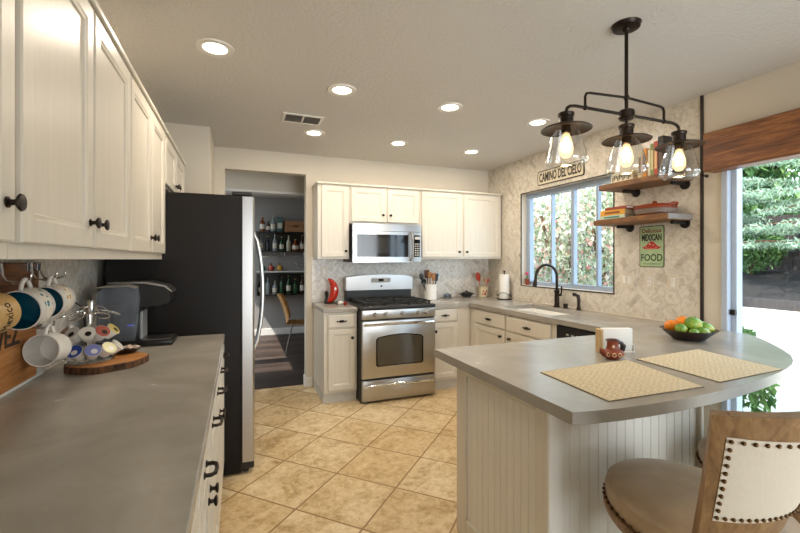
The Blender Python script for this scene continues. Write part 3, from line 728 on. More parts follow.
# vent
v = thing('ceiling_vent', 'white slotted air vent set in the ceiling near the doorway', 'vent', (.48, 3.38, ZC))
MB().box(-.16, .16, -.11, -.085, -.012, -.001, .003).box(-.16, .16, .085, .11, -.012, -.001, .003).box(-.16, -.135, -.085, .085, -.012, -.001, .003).box(.135, .16, -.085, .085, -.012, -.001, .003).box(-.008, .008, -.085, .085, -.012, -.001, .002).build('frame', M['ceramic'], v, smooth=False)
MB().box(-.14, .14, -.09, .09, -.0025, -.0005).build('duct_opening', M['ink'], v, smooth=False)
mb = MB()
for i in range(9):
    y = -.075+i*.0187
    for a, b_ in ((-.134, -.009), (.009, .134)):
        mb._new([(a, y-.006, -.011), (b_, y-.006, -.011), (b_, y+.005, -.003), (a, y+.005, -.003)], [(0, 1, 2, 3)])
mb.build('slats', M['ivory'], v, smooth=False)

# chandelier
ch = thing('pendant_chandelier', 'three-light dark bronze pendant with clear glass shades above the breakfast bar', 'pendant light', (1.748, 1.457, ZC))
MB().lathe([(0, -.022), (.05, -.022), (.06, -.018), (.062, -.006), (.066, 0), (0, 0)], 28).build('canopy', M['bronze'], ch)
MB().cyl((0, 0, -.02), (0, 0, -.45), .0085, n=12).ball((0, 0, -.02), .02).build('stem', M['bronze'], ch)
ZH = -.436
MB().lathe([(0, -.022), (.03, -.022), (.036, -.015), (.036, .015), (.03, .022), (0, .022)], 24, T(0, 0, ZH)).build('hub', M['bronze'], ch)
def arc_corner(p, q, r_, n=5):
    return None
for s in (-1, 1):
    MB().tube([(s*.03, 0, ZH), (s*.32, 0, ZH), (s*.35, 0, ZH-.005), (s*.366, 0, ZH-.015), (s*.372, 0, ZH-.03), (s*.372, 0, ZH-.045)], .0075, 10).ball((s*.26, 0, ZH), .012).build('arm', M['bronze'], ch)
    MB().tube([(0, 0, -.352), (s*.235, 0, -.364), (s*.252, 0, -.369), (s*.26, 0, -.384), (s*.26, 0, ZH)], .006, 10).build('brace', M['bronze'], ch)
MB().ball((0, 0, -.352), .014).build('stem_knuckle', M['bronze'], ch)
MB().cyl((0, 0, ZH-.02), (0, 0, ZH-.07), .008, n=12).build('drop_rod', M['bronze'], ch)
for cx in (-.372, 0, .372):
    ZS = ZH+(.022 if cx else .012)
    sh = MB().lathe([(0, ZS-.062), (.034, ZS-.062), (.036, ZS-.066), (.034, ZS-.078), (.031, ZS-.08), (.031, ZS-.112), (.06, ZS-.117), (.10, ZS-.129), (.1095, ZS-.136), (.1085, ZS-.139), (.098, ZS-.134), (.058, ZS-.123), (.028, ZS-.12), (0, ZS-.12)], 32, T(cx, 0, 0)).build('shade_cap', M['bronze'], ch)
    zt = ZS-.122
    prof = [(.050, zt), (.060, zt-.03), (.072, zt-.07), (.083, zt-.11), (.0905, zt-.14), (.092, zt-.155), (.086, zt-.170), (.072, zt-.180), (.055, zt-.185)]
    MB().lathe(prof, 36, T(cx, 0, 0)).build('glass_shade', M['shade_glass'], sh)
    MB().lathe([(0, zt+.004), (.02, zt+.004), (.021, zt-.03), (.016, zt-.034), (0, zt-.034)], 18, T(cx, 0, 0)).build('socket', M['bronze'], sh)
    b = MB().lathe([(.014, zt-.034), (.017, zt-.045), (.027, zt-.075), (.031, zt-.098), (.028, zt-.122), (.016, zt-.140), (0, zt-.145)], 20, T(cx, 0, 0)).build('bulb', M['bulb'], sh)
    mb = MB()
    for k in range(8):
        a = 2*PI*k/8; mb.tube([(cx+.007*math.cos(a), .007*math.sin(a), zt-.05), (cx+.015*math.cos(a+.3), .015*math.sin(a+.3), zt-.115)], .0012, 5)
    mb.build('filament', M['filament'], b)
    l = light('bulb_glow', 'POINT', (cx, 0, zt-.09), (0, 0, 0), 3, (1, .77, .50), shadow_soft_size=.028); l.parent = ch

# ------------------------------------------------------------------ right wall: beam, shelves, signs, plates
bm_ = thing('valance_beam', 'stained wooden box beam over the sliding glass door', 'beam', (2.94, .75, 1.965))
MB().box(2.88, 3.0, -.75, 1.822, 1.967, 2.222, .006).build('board', M['beam'], bm_, True)
MB().tube([(2.985, 1.86, 1.955), (2.95, 1.86, 1.955), (2.935, 1.86, 1.962)], .006, 6).ball((2.985, 1.86, 1.955), .011).build('bracket', M['bronze'], bm_, True)
def shelf(y0, y1, zt, label):
    r = thing('wall_shelf', label, 'shelf', (2.87, (y0+y1)/2, zt-.044), group='rustic shelves on the tiled wall')
    MB().box(2.735, 2.991, y0+.003, y1, zt-.044, zt, .005).build('plank', M['shelfwood'], r, True)
    MB().box(2.738, 2.988, y0, y0+.003, zt-.041, zt-.003, .001).build('daylit_end_cap', M['shelfend'], r, True)  # thin cap coloured grey as if lit from the door
    for y in (y0+.055, y1-.14):
        MB().cyl((2.992, y, zt-.062), (2.984, y, zt-.062), .036, n=20).cyl((2.984, y, zt-.058), (2.86, y, zt-.058), .012, n=12).cyl((2.85, y, zt-.058), (2.872, y, zt-.058), .0135, n=12).build('pipe_bracket', M['iron'], r, True)
shelf(1.955, 2.54, 1.985, 'upper rustic wooden shelf, holding upright books behind the pendant')
shelf(1.955, 2.596, 1.706, 'lower rustic wooden shelf, holding the terracotta casserole and stacked books')

def book(name, w, h, d, col, label, loc, rot, group, spine=None, cat='book'):
    """spine width w (local x), height h (z), depth d (y); the spine looks to -y"""
    r = thing(name, label, cat, loc, rot, group)
    cm = plain('book_cover', col, .5, var=.08)
    MB().box(-w/2, -w/2+.003, 0, d, 0, h).box(w/2-.003, w/2, 0, d, 0, h).box(-w/2, w/2, -.003, .001, 0, h).build('cover', cm, r, smooth=False)
    MB().box(-w/2+.003, w/2-.003, .001, d-.004, .004, h-.004).build('pages', M['paper'], r, smooth=False)
    if spine:
        MB().box(-w*.3, w*.3, -.004, -.003, h*.2, h*.8).build('spine_title', plain('spine_ink', spine, .5), r, smooth=False)
    return r
def upright(y, w, h, d, col, label, spine=None):
    book('book', w, h, d, col, label, (2.985-d-.04, y, 1.985), (0, 0, -PI/2), 'upright books on the upper shelf', spine)
upright(2.205, .030, .20, .16, '#d6c7a0', 'cream-spined upright book, leftmost of the row on the upper shelf', '#6d4a2a')
upright(2.168, .034, .215, .16, '#cf8a2e', 'tall orange-yellow upright book with dark title on the upper shelf', '#4a2a16')
upright(2.135, .020, .20, .155, '#e2d8c0', 'thin off-white upright book between orange and green books on the upper shelf')
upright(2.108, .026, .235, .16, '#7b8a4a', 'tall olive upright book on the upper shelf behind the right glass shade', '#d8cf9d')
upright(2.076, .030, .245, .165, '#b7452b', 'tall red upright book on the upper shelf behind the right glass shade', '#e5c08a')
upright(2.036, .040, .27, .17, '#2a2420', 'tallest dark upright book, rightmost of the row on the upper shelf', '#5a4634')
pl = thing('decorative_box', 'small cream box with black lettering on the left end of the upper shelf', 'box', (2.86, 2.385, 1.985), (0, 0, -PI/2))
MB().box(-.10, .10, -.05, .05, 0, .085, .004).build('box_body', M['white_paint'], pl)
mb = MB()
for k in range(11): mb.box(-.085+k*.0155, -.085+k*.0155+.009, -.0512, -.05, .022+.010*((k*7) % 3), .058+.006*((k*5) % 3))
mb.build('lettering', M['ink'], pl, smooth=False)
# stacked books and casserole on the lower shelf
def flat(z, w, l, t, col, label, y, sp, tilt=0):
    r = thing('book', label, 'book', (2.775, y, z), tilt, 'stacked books on the lower shelf')
    cm = plain('book_cover', col, .5, var=.1)
    MB().box(0, w, -l/2, l/2, 0, .003).box(0, w, -l/2, l/2, t-.003, t).box(-.002, .002, -l/2, l/2, 0, t).build('cover', cm, r, smooth=False)
    MB().box(.003, w-.004, -l/2+.004, l/2-.004, .003, t-.003).build('pages', M['paper'], r, smooth=False)
    if sp: MB().box(-.0032, -.002, -l*.3, l*.32, t*.3, t*.7).build('spine_title', plain('spine_ink', sp, .5), r, smooth=False)
flat(1.706, .17, .235, .030, '#b8c7b4', 'pale teal and white patterned book, bottom of the stack on the lower shelf', 2.445, '#3f7d73')
flat(1.736, .16, .225, .042, '#d39a2c', 'thick yellow book lying in the middle of the stack on the lower shelf', 2.44, '#8a4a1c', .03)
flat(1.778, .145, .20, .022, '#8c3a22', 'red-brown book lying on top of the stack on the lower shelf', 2.41, None, -.02)
cs = thing('casserole_dish', 'lidded terracotta casserole with grey basket-weave band on the lower shelf', 'dish', (2.86, 2.145, 1.706))
MB().lathe([(0, 0), (.10, 0), (.112, .006), (.126, .05), (.128, .052), (.120, .052), (.106, .01), (0, .01)], 36, sy=1.1).build('pot', M['terracotta'], cs)
t = NT('basket_weave_band'); ck = t.node('ShaderNodeTexChecker'); t.link(t.mapping((120, 120, 160)), ck.inputs[0]); ck.inputs['Scale'].default_value = 1
t.set(t.mix(ck.outputs['Fac'], lin('#5e4a40'), lin('#8d7f76')), .5)
MB().lathe([(.1135, .010), (.118, .012), (.128, .044), (.1265, .047)], 36, sy=1.1).build('woven_band', t.m, cs)
MB().lathe([(.132, .052), (.134, .058), (.120, .072), (.08, .084), (.03, .090), (0, .091)], 36, sy=1.1).build('lid', M['terracotta'], cs)
for a in (-1, 1): MB().tube([(-.04, a*.135, .068), (-.02, a*.155, .078), (.02, a*.155, .078), (.04, a*.135, .068)], .009, 8).build('handle', M['terracotta'], cs)
MB().lathe([(0, .088), (.014, .09), (.018, .102), (.01, .11), (0, .111)], 14).build('lid_knob', M['terracotta'], cs)

# signs (flat, on the wall; text reads when seen from inside)
def wallsign(name, label, yc, zc, w, h, mat, rot=0):
    r = thing(name, label, 'sign', (XR-.0085, yc, zc), (0, 0, 0))
    return r, FMX((XR-.0085, yc, zc)) @ RZ(rot)
r, F = wallsign('name_sign', 'cream street sign reading CAMINO DEL CIELO above the window', 3.255, 2.243, .62, .112, 'white_paint')
def rrect(w, h, rad, n=4):
    P = []
    for cx, cy, a0 in ((w/2-rad, h/2-rad, 0), (-w/2+rad, h/2-rad, PI/2), (-w/2+rad, -h/2+rad, PI), (w/2-rad, -h/2+rad, 1.5*PI)):
        for i in range(n+1): a = a0+PI/2*i/n; P.append((cx+rad*math.cos(a), cy+rad*math.sin(a)))
    return P
MB().prism(rrect(.64, .150, .02), 0, .006).xf(F).build('board', M['ink'], r, True)
MB().prism(rrect(.62, .130, .015), .006, .008).xf(F).build('face', M['white_paint'], r, True)
text_mb('CAMINO DEL CIELO', .128, .0006, .50, bold=.0032).xf(F @ T(0, -.002, .0087)).build('lettering', M['ink'], r, True, smooth=False)
r, F = wallsign('food_poster', 'green tin sign reading Delicious MEXICAN FOOD below the wooden shelves', 2.268, 1.484, .203, .32, 'x')
MB().prism(rrect(.205, .322, .014), 0, .003).xf(F).build('tin_plate', plain('dark_green_tin', '#24301f', .4), r, True)
MB().prism(rrect(.193, .310, .010), .003, .0036).xf(F).build('face', plain('pale_green_tin', '#a9bf93', .4, var=.1), r, True)
cr = plain('dark_red_ink', '#7d1f16', .4); gk = plain('dark_green_ink', '#26402a', .4)
text_mb('Delicious', .048, .0004, .90, bold=.0008).xf(F @ T(0, .122, .004)).build('lettering', cr, r, True, smooth=False)
text_mb('MEXICAN', .068, .0004, .56, bold=.0026).xf(F @ T(0, .068, .004)).build('lettering', M['ink'], r, True, smooth=False)
text_mb('FOOD', .074, .0004, .86, bold=.0014).xf(F @ T(0, -.088, .004)).build('lettering', gk, r, True, smooth=False)
mb = MB()
for sx in (-1, 1):
    pts = [(sx*.005, .018, 0), (sx*.02, .005, 0), (sx*.042, -.008, 0), (sx*.06, -.012, 0), (sx*.078, -.004, 0)]
    mb.tube(pts, .01, 8, radii=[.016, .019, .014, .008, .002])
mb.ball((0, .008, 0), .030, (1, 1.05, 1)).ball((0, -.008, 0), .05, (1.15, .32, 1))
mb.xf(F @ T(0, .002, .004) @ Matrix.Diagonal((1, 1, .04, 1))).build('chili_motif', plain('chili_red', '#b5261c', .4), r, True)
mb = MB(); mb.ball((-.012, .02, .0054), .006, (1.4, .8, .06)).ball((.016, .012, .0054), .004, (1.4, .7, .06)).tube([(-.05, -.006, .0052), (-.02, -.016, .0052), (.02, -.016, .0052), (.05, -.006, .0052)], .0012, 6)
mb.xf(F).build('chili_highlight', plain('pale_ink', '#e9c9a8', .4), r, True)
mb = MB()
for k in range(14): mb.box(-.07+k*.0104, -.063+k*.0104, -.137, -.132, .0036, .0041)
mb.box(-.08, .08, .034, .0355, .0036, .0041).xf(F).build('small_print', gk, r, True, smooth=False)

def plate(name, label, yc, zc, w, kind, F=None):
    F = F or FMX((XR-.0085, yc, zc))
    o = F.translation
    r = thing(name, label, 'switch' if kind == 'rocker' else 'outlet', tuple(o), 0)
    MB().prism(rrect(w, .118, .006), 0, .006).xf(F).build('cover_plate', M['ivory'], r, True)
    n = 2 if w > .1 else 1
    for i in range(n):
        u = (i-(n-1)/2)*.046
        if kind == 'rocker': MB().box(u-.016, u+.016, -.033, .033, .006, .010, .002).xf(F).build('rocker', M['ceramic'], r, True)
        else:
            MB().box(u-.017, u+.017, -.034, .034, .006, .008, .002).xf(F).build('socket_face', M['ceramic'], r, True)
            mb = MB()
            for v in (-.018, .018): mb.box(u-.008, u-.006, v-.005, v+.005, .008, .0085).box(u+.005, u+.007, v-.004, v+.004, .008, .0085)
            mb.xf(F).build('slots', M['ink'], r, True, smooth=False)
    return r
plate('wall_switch', 'wide ivory double switch plate right of the window on the tiled wall', 2.485, 1.215, .125, 'rocker')
plate('wall_outlet', 'ivory outlet below the food sign, between two other wall plates', 2.288, 1.215, .078, 'outlet')
plate('wall_switch', 'ivory single switch plate nearest the sliding door on the tiled wall', 2.098, 1.215, .078, 'rocker')
plate('wall_outlet', 'ivory outlet on the back tiled wall above the red chili ornament', 0, 0, .075, 'outlet', FY((.874, YB-.0085, 1.245)))
plate('wall_outlet', 'ivory outlet on the left tiled wall behind the hanging mugs and pods', 0, 0, .075, 'outlet', FX((XL+.0085, 2.30, 1.20)))

# ------------------------------------------------------------------ breakfast bar
def placemat(cs, label):
    cx = sum(c[0] for c in cs)/4; cy = sum(c[1] for c in cs)/4
    r = thing('placemat', label, 'placemat', (cx, cy, .915), group='woven placemats on the bar')
    loc = [(x-cx, y-cy) for x, y in cs]
    MB().prism(loc, .0003, .003).build('edging', M['mat_edge'], r, smooth=False)
    MB().prism([(x*.985, y*.985) for x, y in loc], .003, .0036).build('woven_field', M['mat'], r, smooth=False)
placemat([(1.135, 1.012), (1.592, 1.0), (1.685, 1.402), (1.165, 1.378)], 'straw-coloured woven placemat nearest the bar corner')
placemat([(1.705, 1.014), (2.152, 1.036), (2.225, 1.43), (1.735, 1.395)], 'straw-coloured woven placemat nearest the fruit bowl')

bw = thing('fruit_bowl', 'dark shallow wooden bowl of fruit on the grey bar', 'bowl', (2.46, 1.635, .915))
MB().lathe([(0, 0), (.07, 0), (.080, .005), (.112, .032), (.138, .058), (.145, .062), (.134, .060), (.102, .036), (.065, .012), (0, .010)], 40).build('bowl_body', M['darkbowl'], bw)
def fruit(kind, x, y, z, r, label, sc=(1, 1, 1), rz=0):
    o = thing(kind, label, 'fruit', (2.46+x, 1.635+y, .915+z), (0, .3, rz))
    MB().ball((0, 0, 0), r, sc, 20, 14).build('flesh', M['orange' if kind == 'orange' else 'mango'], o)
    MB().lathe([(0, r*sc[2]*.965), (.004, r*sc[2]*.97), (.003, r*sc[2]+.003), (0, r*sc[2]+.004)], 8).build('stem', M['bark'], o)
# world right-along-image direction is (.93,-.36); toward camera (-.36,-.93)
def fi(a, b): return (a*.93-b*.36, -a*.36-b*.93)
for kind, a, b_, z, r, sc, rz, lb in (
    ('orange', -.095, -.03, .075, .038, (1, 1, .96), 0, 'leftmost orange at the back of the dark fruit bowl'),
    ('orange', -.028, -.015, .098, .040, (1, 1, .96), 1, 'highest orange, behind the large green mango in the bowl'),
    ('orange', .058, -.055, .068, .036, (1, 1, .96), 2, 'orange at the back right of the bowl, between two green mangoes'),
    ('mango', -.082, .045, .068, .034, (1.12, .95, .95), .4, 'green mango at the front left of the bowl'),
    ('mango', .008, .035, .096, .042, (1.15, .95, 1), -.5, 'largest green mango, on top in the middle of the bowl'),
    ('mango', -.022, .085, .050, .030, (1.2, .95, .9), .2, 'small yellow-green mango low at the front of the bowl'),
    ('mango', .040, .085, .054, .032, (1.25, .95, .9), -.2, 'pale green mango lying at the front right of the bowl'),
    ('mango', .098, .03, .070, .036, (1.25, .95, .95), -.4, 'yellow-green mango at the right of the bowl, in front'),
    ('mango', .105, -.035, .076, .034, (1.2, .95, .95), .1, 'dark green mango at the far right back of the bowl')):
    x, y = fi(a*.86, b_*.86); fruit(kind, x, y, z-.002, r, lb, sc, rz)

# clay bird pot
po = thing('clay_pitcher', 'small painted terracotta bird-shaped pitcher on the bar before the napkins', 'pitcher', (1.645, 1.445, .915), math.radians(-21))
MB().lathe([(0, 0), (.026, 0), (.040, .010), (.050, .028), (.050, .034), (.038, .042), (.029, .048), (.025, .060), (.024, .080), (.029, .088), (.026, .089), (.019, .075), (0, .072)], 32, sx=1.05, sy=.85).build('body', M['terracotta'], po)
MB().tube([(-.036, 0, .026), (-.050, 0, .036), (-.060, 0, .050)], .01, 10, radii=[.020, .014, .004]).build('tail', M['terracotta'], po)
dk_ = plain('dark_slip', '#2f2a2c', .3); cs_ = plain('cream_slip', '#d9b78c', .4)
MB().tube([(.020, 0, .082), (.040, 0, .076), (.050, 0, .062), (.046, 0, .044), (.040, 0, .036)], .008, 10, radii=[.007, .009, .013, .012, .008]).build('handle', dk_, po)
mb = MB()
for k in range(4):
    a = -PI/2+(k-1.5)*.52; x, y = .0515*math.cos(a), .042*math.sin(a)
    mb.tube([(x+.008*math.cos(q)*math.sin(-a), y+.008*math.cos(q)*.35*math.cos(a), .026+.008*math.sin(q)) for q in [2*PI*i/12 for i in range(12)]], .002, 6, True)
mb.build('painted_rings', cs_, po)
mb = MB(); mb.ball((-.008, -.021, .062), .007, (1, .35, 1), 10, 8); mb.build('painted_face', cs_, po)
MB().lathe([(.0285, .0865), (.031, .089), (.0285, .092), (.025, .090)], 28, sx=1.05, sy=.85).build('rim_band', dk_, po)

nh = thing('napkin_holder', 'upright napkin holder with a tan wooden end beside the clay pitcher', 'napkin holder', (1.775, 1.535, .915), math.radians(-21))
MB().box(-.092, -.076, -.02, .035, 0, .118, .003).build('end_board', plain('tan_wood', '#c8a878', .6), nh, smooth=False)
MB().box(-.076, .085, -.012, .030, 0, .008, .002).box(.079, .085, -.012, .03, .008, .04, .002).build('base', M['ceramic'], nh, smooth=False)
nk = tag(MB().box(-.074, .078, -.006, .024, .0085, .122, .004, seg=2).xf(T(1.775, 1.535, .915) @ RZ(math.radians(-21))).build('napkins', M['paper']), 'thick stack of white paper napkins standing in the holder on the bar', 'napkins')

# ------------------------------------------------------------------ counter beside the range
rd = thing('chili_ornament', 'glossy red curved chili ornament standing left of the range', 'ornament', (.965, 4.38, .915))
pts = []; rad = []
for i in range(15):
    q = i/14; a = -1.15+q*2.3
    pts.append((-.12+.115*math.cos(a), 0, .138+.135*math.sin(a)))
    rad.append(.002+.042*math.sin(PI*min(1, q*.85+.12))**.8)
MB().tube(pts, .02, 14, radii=rad).build('chili_body', M['red'], rd)
MB().tube([pts[0], (pts[0][0]-.02, 0, pts[0][2]-.008)], .008, 8).lathe([(0, 0), (.045, 0), (.045, .008), (.02, .014), (0, .014)], 20, T(-.03, 0, 0)).build('base', M['black'], rd)
mb = MB(); mb.ball((-.005, -.042, .155), .012, (1, .4, 1.3), 10, 8); mb.ball((-.012, -.039, .10), .009, (1, .4, 1), 10, 8)
mb.build('painted_spots', M['ceramic'], rd)
for dx, lb, h in ((-.085, 'small black pepper mill beside the red chili ornament', .135),):
    g = thing('pepper_mill', lb, 'pepper mill', (.965+dx, 4.40, .915))
    MB().lathe([(0, 0), (.024, 0), (.022, .05), (.016, .065), (.02, .08), (0, .08)], 18).build('mill_body', M['black'], g)
    MB().lathe([(.016, .081), (.022, .09), (.02, .12), (.006, h), (0, h)], 18).build('mill_head', M['bronze'], g)
tr = thing('spoon_rest', 'dark oval tray at the back of the short counter below the chili', 'tray', (.90, 4.34, .915))
MB().lathe([(0, .001), (.05, .001), (.062, .008), (.064, .012), (.055, .007), (0, .005)], 24, sy=.6).build('dish', M['darkbowl'], tr)
for i, (x, y, c, lb) in enumerate(((.985, 4.19, '#e5e0d8', 'white glazed shaker lying on the short counter by the range'), (1.015, 4.11, '#8d2a20', 'red and white shaker lying nearest the edge of the short counter'), (.955, 4.22, '#3a3a34', 'dark green shaker on the short counter below the chili ornament'))):
    g = thing('shaker', lb, 'shaker', (x, y, .935), (0, PI/2, .6+i*.5))
    MB().lathe([(0, -.03), (.018, -.028), (.02, 0), (.014, .018), (0, .018)], 16).build('shaker_body', plain('shaker_glaze', c, .25), g)
    MB().lathe([(.0135, .019), (.0135, .03), (.005, .036), (0, .036)], 14).build('cap', M['ceramic'], g)

# utensil crock
cx, cy = 2.085, 4.36
ck_ = thing('utensil_crock', 'white ceramic crock of cooking utensils right of the range', 'crock', (cx, cy, .915))
MB().lathe([(0, 0), (.078, 0), (.081, .004), (.081, .180), (.077, .183), (.072, .180), (.072, .01), (0, .01)], 36).build('crock_body', M['ceramic'], ck_)
MB().lathe([(.081, .165), (.0845, .169), (.0845, .181), (.081, .183)], 36).build('rim_band', M['ceramic'], ck_)
def utensil(name, lb, dx, dy, lean, H, head, mat):
    r = thing(name, lb, 'utensil', (cx+dx*.5, cy+dy*.5, .926), (lean[1], lean[0], 0), 'cooking utensils in the white crock')
    MB().tube([(0, 0, 0), (0, 0, H*.5), (0, 0, H-.03)], .006, 8).build('handle', mat, r)
    m = MB()
    if head == 'spoon': m.ball((0, 0, H), .034, (.85, .22, 1.15), 14, 10)
    elif head == 'turner': m.box(-.034, .034, -.003, .003, H-.035, H+.06, .003)
    elif head == 'ladle': m.lathe([(0, -.03), (.02, -.025), (.034, 0), (.036, .006), (.03, 0), (0, -.024)], 16, T(.0, -.02, H) @ RX(PI/2))
    else: m.box(-.022, .022, -.004, .004, H-.04, H+.05, .004)
    m.build('head', mat, r)
wd = M['boardlite']
utensil('spoon', 'black slotted spoon leaning left out of the white crock', -.07, .0, (-.28, 0), .27, 'spoon', M['black'])
utensil('ladle', 'black ladle leaning lowest on the left side of the crock', -.06, -.05, (-.38, .05), .215, 'ladle', M['black'])
utensil('spoon', 'wooden spoon upright in the middle of the white crock', -.01, -.04, (-.02, 0), .275, 'spoon', wd)
utensil('spatula', 'light wooden spatula right of the wooden spoon in the crock', .03, -.05, (.06, .05), .25, 'flat', wd)
utensil('turner', 'dark brown turner at the back of the white crock', -.005, .05, (-.05, -.06), .275, 'turner', M['boardwood'])
utensil('spatula', 'black spatula leaning right out of the white crock', .06, .0, (.22, 0), .25, 'flat', M['black'])
utensil('whisk', 'thin steel utensil at the far right back of the white crock', .07, .04, (.32, -.05), .27, 'flat', M['steel'])

bt = thing('butter_dish', 'small clear-lidded steel dish on the back counter beside the crock', 'dish', (2.35, 4.42, .915))
MB().lathe([(0, 0), (.055, 0), (.07, .012), (.066, .014), (.05, .006), (0, .006)], 24, sy=.7).build('tray', M['steel'], bt)
MB().lathe([(.048, .012), (.048, .045), (.03, .056), (0, .057)], 24, sy=.7).build('lid', M['smoke_glass'], bt)
MB().ball((0, 0, .062), .008).build('lid_knob', M['steel'], bt)
ip = thing('iron_pig_dish', 'small dark cast-iron lidded dish with side handles on the back counter', 'dish', (2.60, 4.40, .915))
MB().lathe([(0, .012), (.05, .012), (.068, .03), (.072, .05), (.066, .05), (0, .04)], 24, sy=.75).build('pot', M['iron'], ip)
MB().lathe([(.07, .051), (.06, .066), (.02, .076), (0, .077)], 24, sy=.75).ball((0, 0, .083), .011).build('lid', M['iron'], ip)
for s in (-1, 1): MB().tube([(s*.066, -.02, .045), (s*.095, -.012, .05), (s*.095, .012, .05), (s*.066, .02, .045)], .006, 8).build('handle', M['iron'], ip)
for a in range(3):
    q = 2*PI*a/3; MB().cyl((.04*math.cos(q), .03*math.sin(q), .014), (.045*math.cos(q), .034*math.sin(q), 0), .008, .006, 8).build('leg', M['iron'], ip)

px, py = 2.83, 4.40
pc = thing('utensil_cup', 'cream floral ceramic cup of red spatulas in the back corner', 'cup', (px, py, .915))
MB().lathe([(0, 0), (.045, 0), (.05, .005), (.055, .13), (.051, .13), (.046, .01), (0, .01)], 28).build('cup_body', plain('cream_glaze', '#d8cba9', .3), pc)
mb = MB()
for a, z, r_ in ((-1.9, .075, .014), (-1.55, .045, .018), (-1.25, .08, .015), (-1.7, .10, .010), (-2.1, .04, .012)):
    mb.ball((.050*math.cos(a), .050*math.sin(a), z), r_, (.9, .35, 1), 10, 8)
mb.build('painted_flowers', plain('flower_paint', '#b5421f', .4), pc)
for lb, lean, H, c in (('large red silicone spatula leaning left in the floral cup', (-.22, 0), .25, '#b23a22'), ('small red brush leaning right in the floral cup', (.30, 0), .20, '#c04a34'), ('thin pale wooden spatula between the red ones in the floral cup', (.08, .03), .20, '#c49a6a')):
    r = thing('spatula', lb, 'utensil', (px+lean[0]*.05, py, .926), (lean[1], lean[0], 0), 'spatulas in the floral cup'); mt = plain('spatula_silicone', c, .4)
    MB().tube([(0, 0, 0), (0, 0, H-.03)], .005, 8).build('handle', mt, r)
    MB().ball((0, 0, H), .043 if 'large' in lb else .022, (.8, .25, 1.3), 12, 8).build('head', mt, r)
pt = thing('paper_towel_holder', 'wire stand for the upright paper towel roll in the back corner', 'paper towel holder', (2.90, 4.05, .915))
MB().lathe([(0, 0), (.085, 0), (.085, .008), (0, .012)], 30).build('base', M['iron'], pt)
MB().cyl((0, 0, .01), (0, 0, .315), .006, n=10).ball((0, 0, .325), .013).build('rod', M['iron'], pt)
mb = MB(); mb.tube([(.083*math.cos(a), .083*math.sin(a), .06+.025*math.sin(2*a)) for a in [2*PI*i/28 for i in range(28)]], .0035, 6, True)
for a in (0.5, 2.6, 4.7): mb.cyl((.08*math.cos(a), .08*math.sin(a), .005), (.083*math.cos(a), .083*math.sin(a), .07), .003, n=6)
mb.build('wire_guard', M['iron'], pt)
pr = thing('paper_towel_roll', 'white paper towel roll standing on the wire holder', 'paper towels', (2.90, 4.05, .928))
MB().lathe([(.02, 0), (.058, 0), (.058, .28), (.02, .28), (.02, 0)], 32).build('paper', M['paper'], pr)
MB().lathe([(.0185, .001), (.0198, .001), (.0198, .2795), (.0185, .2795), (.0185, .001)], 24).build('core', plain('cardboard', '#a98a62', .9), pr)
# plant on the window sill
fp = thing('potted_flower', 'small terracotta pot with a pink flower on the window sill', 'potted plant', (3.030, 3.80, WZ0+.004))
MB().lathe([(0, 0), (.022, 0), (.029, .05), (.032, .05), (.033, .066), (.028, .066), (.026, .055), (0, .055)], 24, sx=.8).build('pot', M['terracotta'], fp)
MB().tube([(0, 0, .055), (.002, .004, .09), (-.002, .002, .115)], .006, 8).build('stem', M['green_leaf'], fp)
MB().ball((-.002, .002, .128), .019, (.9, 1, .9), 12, 8).ball((-.004, -.010, .122), .011).ball((-.004, .014, .124), .011).build('flower', plain('pink_bloom', '#b92a58', .6), fp)

# ------------------------------------------------------------------ coffee corner on the left counter
SX, SYc = -.545, 2.175
sb = thing('wood_slab_board', 'round live-edge wooden slab under the coffee pod carousel', 'board', (SX, SYc, .915))
mb = MB(); n = 48
rr = [.152+.006*math.sin(3*2*PI*i/n+1)+.004*math.sin(7*2*PI*i/n) for i in range(n)]
mb.prism([(r_*math.cos(2*PI*i/n), r_*math.sin(2*PI*i/n)) for i, r_ in enumerate(rr)], .001, .0275).build('bark_edge', M['bark'], sb)
MB().prism([((r_-.006)*math.cos(2*PI*i/n), (r_-.006)*math.sin(2*PI*i/n)) for i, r_ in enumerate(rr)], .0275, .031).build('top_face', M['slabtop'], sb)
CX, CY, CZ = -.60, 2.155, .946
ca = thing('pod_carousel', 'wire carousel of coffee pods on the wooden slab', 'carousel', (CX, CY, CZ))
MB().lathe([(0, 0), (.085, 0), (.088, .004), (.08, .010), (.02, .014), (0, .014)], 32).build('base', M['chrome'], ca)
MB().cyl((0, 0, .012), (0, 0, .215), .011, n=14).box(-.013, .013, -.012, .012, .20, .262, .006, seg=2).build('post', M['chrome'], ca)
def ring(z, r_): return [(r_*math.cos(2*PI*i/24), r_*math.sin(2*PI*i/24), z) for i in range(24)]
mb = MB(); mb.tube(ring(.055, .052), .0022, 6, True).tube(ring(.125, .045), .0022, 6, True).tube(ring(.205, .03), .0022, 6, True)
for k in range(6):
    a = 2*PI*k/6
    mb.tube([(.012*math.cos(a), .012*math.sin(a), .13), (.06*math.cos(a), .06*math.sin(a), .115)], .002, 6)
    mb.tube([(.012*math.cos(a), .012*math.sin(a), .06), (.06*math.cos(a), .06*math.sin(a), .045)], .002, 6)
mb.build('tier_rings', M['chrome'], ca)
mb = MB()
def holder(a, z, R, tilt):
    Mx = RZ(a) @ T(R, 0, z) @ RY(tilt); return [Mx @ Vector((.026*math.cos(q), .026*math.sin(q), 0)) for q in [2*PI*i/16 for i in range(16)]]
